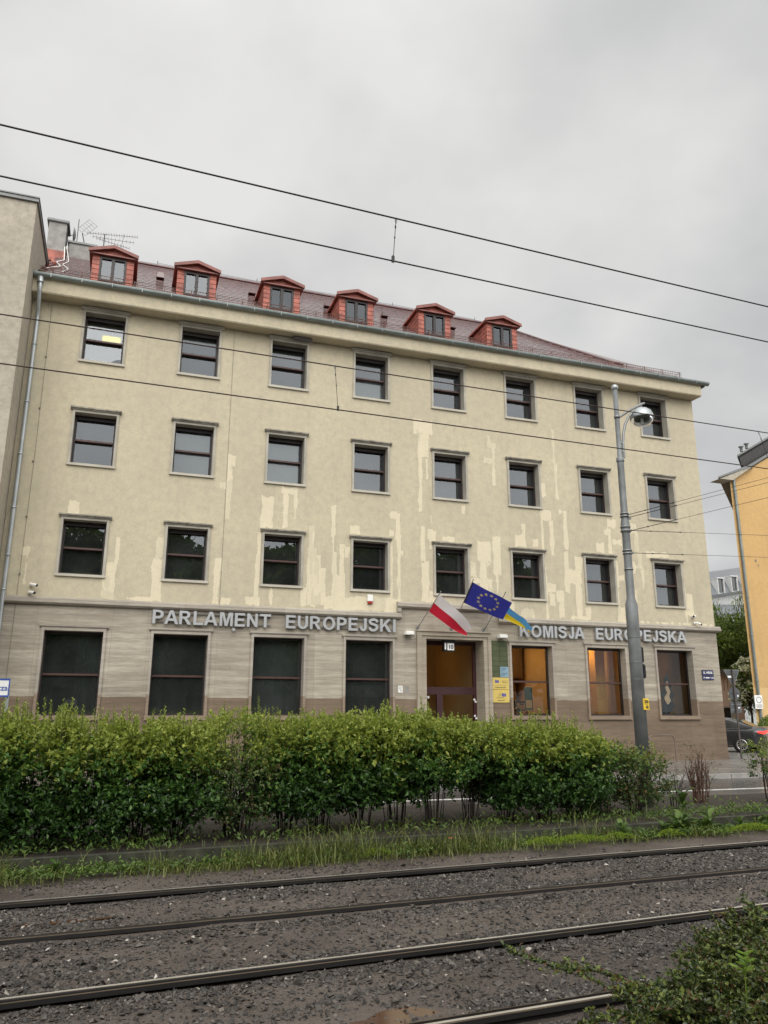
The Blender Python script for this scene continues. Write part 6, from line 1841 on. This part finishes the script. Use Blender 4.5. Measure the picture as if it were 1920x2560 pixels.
# left rear wheel (-1.36, +.9) stands at about (27.35, 3.85)
lx, ly = -1.36, .9
ox = 27.0 - (lx * hx - ly * hyy); oy = 3.62 - (lx * hyy + ly * hx)
car((ox, oy, .004), th, 'dark grey saloon car with red tail lights in the side street')
# ------------------------------------------------------------------ neighbouring houses
root = empty('neighbour_house', (-8, -1.5, 0), 'pinkish grey rendered house standing forward at the left edge', 'building')
mb = MB(); XE = -2.185
mb.quad((-20, -1.62, -.3), (XE, -1.62, -.3), (XE, -1.62, 16.55), (-20, -1.62, 16.55), 0); mb.quad((XE, -1.62, -.3), (XE, 13, -.3), (XE, 13, 16.55), (XE, -1.62, 16.55), 0)
mb.quad((-20, 13, -.3), (-20, -1.62, -.3), (-20, -1.62, 16.55), (-20, 13, 16.55), 0); mb.quad((XE, 13, -.3), (-20, 13, -.3), (-20, 13, 16.55), (XE, 13, 16.55), 0)
mb.build('wall', ['stucco_grey'], root)
mb = MB(); mb.box(-20.1, XE + .05, -1.70, 13.1, 16.55, 16.66); mb.box(-20.1, XE + .07, -1.73, 13.1, 16.66, 16.70); mb.build('roof', ['roof_sheet'], root)

YB = 12.0
root = empty('yellow_house', (45, YB, 0), 'tall ochre yellow gabled house across the side street at the right edge', 'building')
XC = 35.98
def shear(v): return (v[0] + max(0, v[1] - YB) * 1.12, v[1], v[2])      # the house stands askew: its side runs off to the right
mb = MB()
gz = lambda x: 15.42 + (x - XC) * .575
mb.add([(XC, YB, -.3), (54, YB, -.3), (54, YB, gz(45) - (54 - 45) * .575), (45, YB, gz(45)), (XC, YB, 15.42)], [(0, 1, 2, 3, 4)], 0)
mb.quad((XC, 30, -.3), (XC, YB, -.3), (XC, YB, 15.42), (XC, 30, 15.42), 0)
mb.quad((54, YB, -.3), (54, 30, -.3), (54, 30, 15.4), (54, YB, 15.4), 0)
mb.box(XC - .006, 54, YB - .008, YB - .002, -.3, 3.05, 1)
mb.add([(37.18, YB - .012, 10.47), (37.30, YB - .012, 10.45), (37.31, YB - .012, 10.60), (37.2, YB - .012, 10.62)], [(0, 1, 2, 3)], 2); mb.add([(37.36, YB - .012, 10.2), (37.45, YB - .012, 10.2), (37.45, YB - .012, 10.3), (37.37, YB - .012, 10.3)], [(0, 1, 2, 3)], 2)
mb.v = [shear(v) for v in mb.v]
mb.build('wall', ['stucco_yellow', 'stucco_yellow_band', 'room_dark'], root)
mb = MB()
mb.prism([(XC - 1.15, 15.42), (37.55, 16.42), (37.55, 16.62), (XC - 1.15, 15.50)], 'y', YB - .30, 31, 0)
mb.prism([(37.55, 16.44), (45.2, 20.84), (45.2, 21.0), (37.55, 16.62)], 'y', YB - .12, 31, 0); mb.prism([(45.2, 20.84), (55, 15.2), (55, 15.36), (45.2, 21.0)], 'y', YB - .12, 31, 0)
mb.prism([(37.0, 16.62), (36.9, 17.14), (45.2, 21.9), (45.2, 21.0), (37.5, 16.62)], 'y', YB + .25, 31, 1); mb.prism([(36.75, 17.12), (45.2, 21.92), (45.2, 22.06), (36.75, 17.24)], 'y', YB + .1, 31, 0)
mb.v = [shear(v) for v in mb.v]
rf = mb.build('roof', ['roof_sheet', 'dark_metal'], root)
mb = MB(); mb.prism([(XC - 1.0, 15.405), (XC, 15.405), (37.5, 16.36), (37.5, 16.41)], 'y', YB - .28, YB + .6); mb.build('soffit', ['stucco_grey'], root)
mb = MB()
for x in (37.75, 38.2): mb.lathe([(.09, 0), (.09, .25), (.16, .30), (.16, .34), (.0, .40)], (x, YB + .6, 17.72 + (x - 37.75) * .55), 10)
mb.build('roof_vent', ['roof_sheet'], rf)
mb = MB(); mb.tube([(36.18, YB - .12, 15.5), (36.2, YB - .12, .1)], .085, 10)
for z in (12, 8.2, 6.0, 3.4, 2.2): mb.lathe([(0, 0), (.105, 0), (.105, .06), (0, .06)], (36.2, YB - .12, z), 10)
mb.build('rain_pipe', ['zinc'], root)
root = empty('notice_sign', (36.02, YB - .06, 1.9), 'white notice with a black ring by the rain pipe of the yellow house', 'sign')
mb = MB(); mb.bevbox(35.74, 36.30, YB - .26, YB - .235, 1.86, 2.62, .01, 0); mb.build('plate', ['sign_white'], root)
mb = MB(); mb.lathe([(.15, 0), (.18, 0), (.18, -.004), (.15, -.004), (.15, 0)], (36.04, YB - .262, 2.36), 24, 0, 'y')
for z in (1.94, 1.99, 2.04, 2.09): mb.box(35.82, 36.24, YB - .264, YB - .2605, z, z + .015)
mb.box(35.9, 35.94, YB - .236, YB - .01, 2.0, 2.5); mb.build('marking', ['ink'], root)

root = empty('garage_house', (46.5, 28, 0), 'low pinkish outbuilding with narrow slits and a black door', 'building')
mb = MB()
hs = [(47.95 + k * .36, 48.07 + k * .36, 3.36, 4.12) for k in range(-3, 5)] + [(47.80, 48.82, -.3, 2.02)]
wall_with_holes(mb, 42, 50.15, -.3, 4.62, hs, 28.0, 0)
mb.quad((50.15, 28, -.3), (50.15, 34, -.3), (50.15, 34, 4.6), (50.15, 28, 4.6), 0); mb.quad((42, 28.18, -.3), (50.1, 28.18, -.3), (50.1, 28.18, 4.6), (42, 28.18, 4.6), 1)
for h in hs[:-1]: mb.quad((h[1], 28, h[2]), (h[1], 28.18, h[2]), (h[1], 28.18, h[3]), (h[1], 28, h[3]), 0)
mb.build('wall', ['stucco_pink', 'room_dark'], root)
mb = MB(); mb.box(41.7, 50.5, 27.6, 34.4, 4.62, 4.86); mb.box(41.6, 50.6, 27.5, 34.5, 4.86, 4.95); mb.build('roof', ['roof_sheet'], root)
mb = MB(); mb.box(47.78, 48.84, 28.08, 28.12, -.3, 2.02); 
dr = mb.build('door', ['black_plastic'], root)
mb = MB(); mb.box(48.82, 49.12, 27.93, 28.15, -.3, 2.14); mb.box(47.6, 48.82, 27.93, 28.15, 2.02, 2.14); mb.build('door_frame', ['stone_frame'], dr)

mat('slate', (.15, .16, .17), .5, .1, .25, .5); mat('pale_wall', (.42, .43, .42), .8); mat('far_frame', (.55, .55, .54), .6); mat('slate_dark', (.10, .105, .115), .5)
glass('pane_far', .3, 2.0)
root = empty('mansard_house', (80, 60, 0), 'distant grey mansard house with white framed dormers above the trees', 'building')
mb = MB(); mb.box(66, 95, 60, 74, -.3, 15.0); mb.build('wall', ['pale_wall'], root)
mb = MB()
zl = lambda x: .17 * (x - 77)
mb.add([(66, 59.6, 17.0 + zl(66)), (95, 59.6, 17.0 + zl(95)), (95, 61.2, 19.4 + zl(95)), (66, 61.2, 19.4 + zl(66))], [(0, 1, 2, 3)], 0)
mb.add([(66, 59.2, 16.75 + zl(66)), (95, 59.2, 16.75 + zl(95)), (95, 59.2, 17.0 + zl(95)), (66, 59.2, 17.0 + zl(66))], [(0, 1, 2, 3)], 1)
mb.add([(66, 59.2, 17.0 + zl(66)), (95, 59.2, 17.0 + zl(95)), (95, 59.7, 17.02 + zl(95)), (66, 59.7, 17.02 + zl(66))], [(0, 1, 2, 3)], 1)
mb.add([(66, 61.2, 19.4 + zl(66)), (95, 61.2, 19.4 + zl(95)), (95, 72, 21 + zl(95)), (66, 72, 21 + zl(66))], [(0, 1, 2, 3)], 0)
mb.add([(66, 59.9, 14.5), (95, 59.9, 14.5), (95, 59.4, 16.8 + zl(95)), (66, 59.4, 16.8 + zl(66))], [(0, 1, 2, 3)], 2)
mb.add([(74, 57, 13.4), (83, 57, 13.4), (83, 59.8, 15.9), (74, 59.8, 15.6)], [(0, 1, 2, 3)], 0); mb.add([(74, 57, 0), (83, 57, 0), (83, 57, 13.4), (74, 57, 13.4)], [(0, 1, 2, 3)], 2)
mb.build('roof', ['slate', 'slate_dark', 'pale_wall'], root)
for x in (77.6, 79.9, 82.2):
    z = zl(x)
    mb = MB(); mb.box(x - .12, x, 59.5, 61.0, 17.1 + z, 19.1 + z); mb.box(x + .9, x + 1.02, 59.5, 61.0, 17.1 + z, 19.1 + z); mb.box(x - .12, x + 1.02, 59.5, 61, 17.0 + z, 17.1 + z); mb.box(x - .16, x + 1.06, 59.4, 61, 19.1 + z, 19.25 + z)
    wn = mb.build('dormer_window', ['far_frame'], root)
    mb = MB(); mb.quad((x, 59.7, 17.1 + z), (x + .9, 59.7, 17.1 + z), (x + .9, 59.7, 19.1 + z), (x, 59.7, 19.1 + z)); mb.build('pane', ['car_glass'], wn)

# ------------------------------------------------------------------ trees
leaf_mat('tree_dark', (.05, .085, .018), (.11, .165, .036), .5, .25)
leaf_mat('tree_mid', (.08, .135, .022), (.18, .245, .045), .5, .3)
leaf_mat('tree_light', (.16, .235, .035), (.30, .37, .07), .5, .35)
leaf_mat('blossom', (.55, .56, .36), (.80, .80, .62), .6, .3)
def tree(x, y, h, r, zc, label, seed, nclump=26, per=190, leaf=.28, mats=(0, 1, 2), hang=False, flower=0, group=None, name='tree', trunk=.22, squash=1.0):
    rg = np.random.default_rng(seed); r_ = random.Random(seed)
    root = empty(name, (x, y, 0), label, 'tree', group)
    mb = MB(); mb.tube([(x, y, -.3), (x + .1, y, zc * .5), (x, y, zc)], [trunk, trunk * .75, trunk * .4], 8)
    bag = LeafBag()
    for k in range(nclump):
        u = rg.normal(0, 1, 3); u /= np.linalg.norm(u); q = rg.random() ** .45
        c = np.array([x, y, zc]) + u * q * np.array([r, r, (h - zc) * squash])
        c[2] = min(c[2], h - .3)
        mb.tube([(x, y, zc * r_.uniform(.4, 1.0)), tuple((np.array([x, y, zc]) + c) / 2 + [0, 0, -.2]), tuple(c)], [trunk * .35, trunk * .2, .02], 5, caps=False)
        cr = r * r_.uniform(.22, .42)
        n = per
        U = unit(rg.normal(0, 1, (n, 3))) * (rg.random((n, 1)) ** .4)
        C_ = c + U * cr * [1, 1, .75]
        if hang:
            C_[:, 2] -= rg.random(n) * cr * 2.4
            D_ = rg.normal(0, .25, (n, 3)) + [0, 0, -1]
        else:
            D_ = U + rg.normal(0, .6, (n, 3))
        V_, F_ = leaves(C_, D_, rg.uniform(.6, 1.2, n) * leaf, rg.uniform(.35, .6, n) * leaf * (.45 if hang else 1), rg, .5)
        pick = rg.choice(3, n, p=[.42, .40, .18] if k % 3 else [.2, .45, .35])
        bag.add(V_, F_, np.repeat(pick, 2))
        if flower:
            m_ = flower; U = unit(rg.normal(0, 1, (m_, 3)) + [0, -.6, .5]); C2 = c + U * cr * 1.2
            for q in range(3):
                V_, F_ = leaves(C2 + rg.normal(0, .06, (m_, 3)), rg.normal(0, 1, (m_, 3)) * [1, 1, .3], .24, .20, rg, 1.2)
                bag.add(V_, F_, 3)
    mb.build('trunk', ['bark'], root)
    bag.build('crown', ['tree_dark', 'tree_mid', 'tree_light', 'blossom'], root, (x, y, 0))
    return root
tree(51.0, 33, 10.3, 4.2, 6.0, 'round dense green tree just beyond the office corner', 71, 44, 330, .36)
tree(57.0, 36, 13.6, 3.6, 9.0, 'taller tree with drooping willow-like twigs beside the yellow house', 72, 44, 380, .42, hang=True)
tree(49.5, 37.5, 8.0, 3.0, 4.5, 'dark lower tree behind the pink outbuilding', 75, 22, 220, .32)
tree(46.8, 23.8, 5.7, 1.05, 3.4, 'small tree covered with white blossom next to the yellow house', 73, 30, 230, .22, flower=20, trunk=.1)
# trees and a house across the street: they show as reflections in the glass
k = 0
BT = [(-16, -41, 16.0, 5.4), (-8, -44, 17.0, 5.6), (-.5, -42, 15.0, 5.4), (7.5, -45, 17.0, 5.6), (15, -42, 15.0, 5.4), (22, -44, 16.5, 5.6), (30, -42, 16, 5.4), (38, -44, 16, 5.4)]
protos = []
for i, (x, y, h, r) in enumerate(BT):
    if i < 2:
        t = tree(x, y, h, r, h * .58, 'tall broad-leaved tree across the street, mirrored in the dark panes', 80 + i, 52, 300, .85, group='trees across the street'); protos.append(t)
    else:
        t = dup(protos[i % 2], (x, y, 0), rz=i * 1.3)
root = empty('apartment_block', (7, -52, 0), 'pale apartment block across the street, mirrored in the panes', 'building')
mb = MB(); mb.box(-30, 40, -60, -52, -.3, 9.5); mb.build('wall', ['pale_wall'], root)
mb = MB(); mb.prism([(-61, 9.5), (-56, 12.0), (-51.4, 9.5)], 'x', -30.5, 40.5); mb.build('roof', ['slate_dark'], root)
for x in np.arange(-28, 38, 4.0):
    for z in (2, 5.4):
        mb = MB(); mb.box(x, x + 1.4, -52.02, -51.97, z, z + 1.7); mb.build('window', ['car_glass'], root)

def low_hedge(x, y, w_, d, h, seed, label):
    rg = np.random.default_rng(seed); n = 2600; root = empty('clipped_shrub', (x, y, 0), label, 'shrub')
    U = unit(rg.normal(0, 1, (n, 3))) * rg.random((n, 1)) ** .3
    C_ = np.array([x, y, h * .5]) + U * [w_ / 2, d / 2, h * .55]
    V_, F_ = leaves(C_, U + rg.normal(0, .6, (n, 3)) + [0, 0, .3], rg.uniform(.08, .16, n), .07, rg)
    np_mesh('foliage', V_, F_, np.repeat((C_[:, 2] > h * .62).astype(int) + (rg.random(n) < .3), 2).clip(0, 2), ['tree_dark', 'tree_mid', 'tree_light'], root, (x, y, 0))
    mb = MB()
    for k in range(6): mb.tube([(x + .1 * k - .25, y, -.05), (x + .2 * k - .5, y, h * .8)], .015, 5)
    mb.build('stems', ['bark'], root)
low_hedge(33.9, 8.6, 2.2, 1.4, 1.5, 91, 'light green rounded shrub at the foot of the yellow house'); low_hedge(35.3, 8.2, 2.4, 1.6, 1.25, 92, 'darker low shrub behind the parked car')
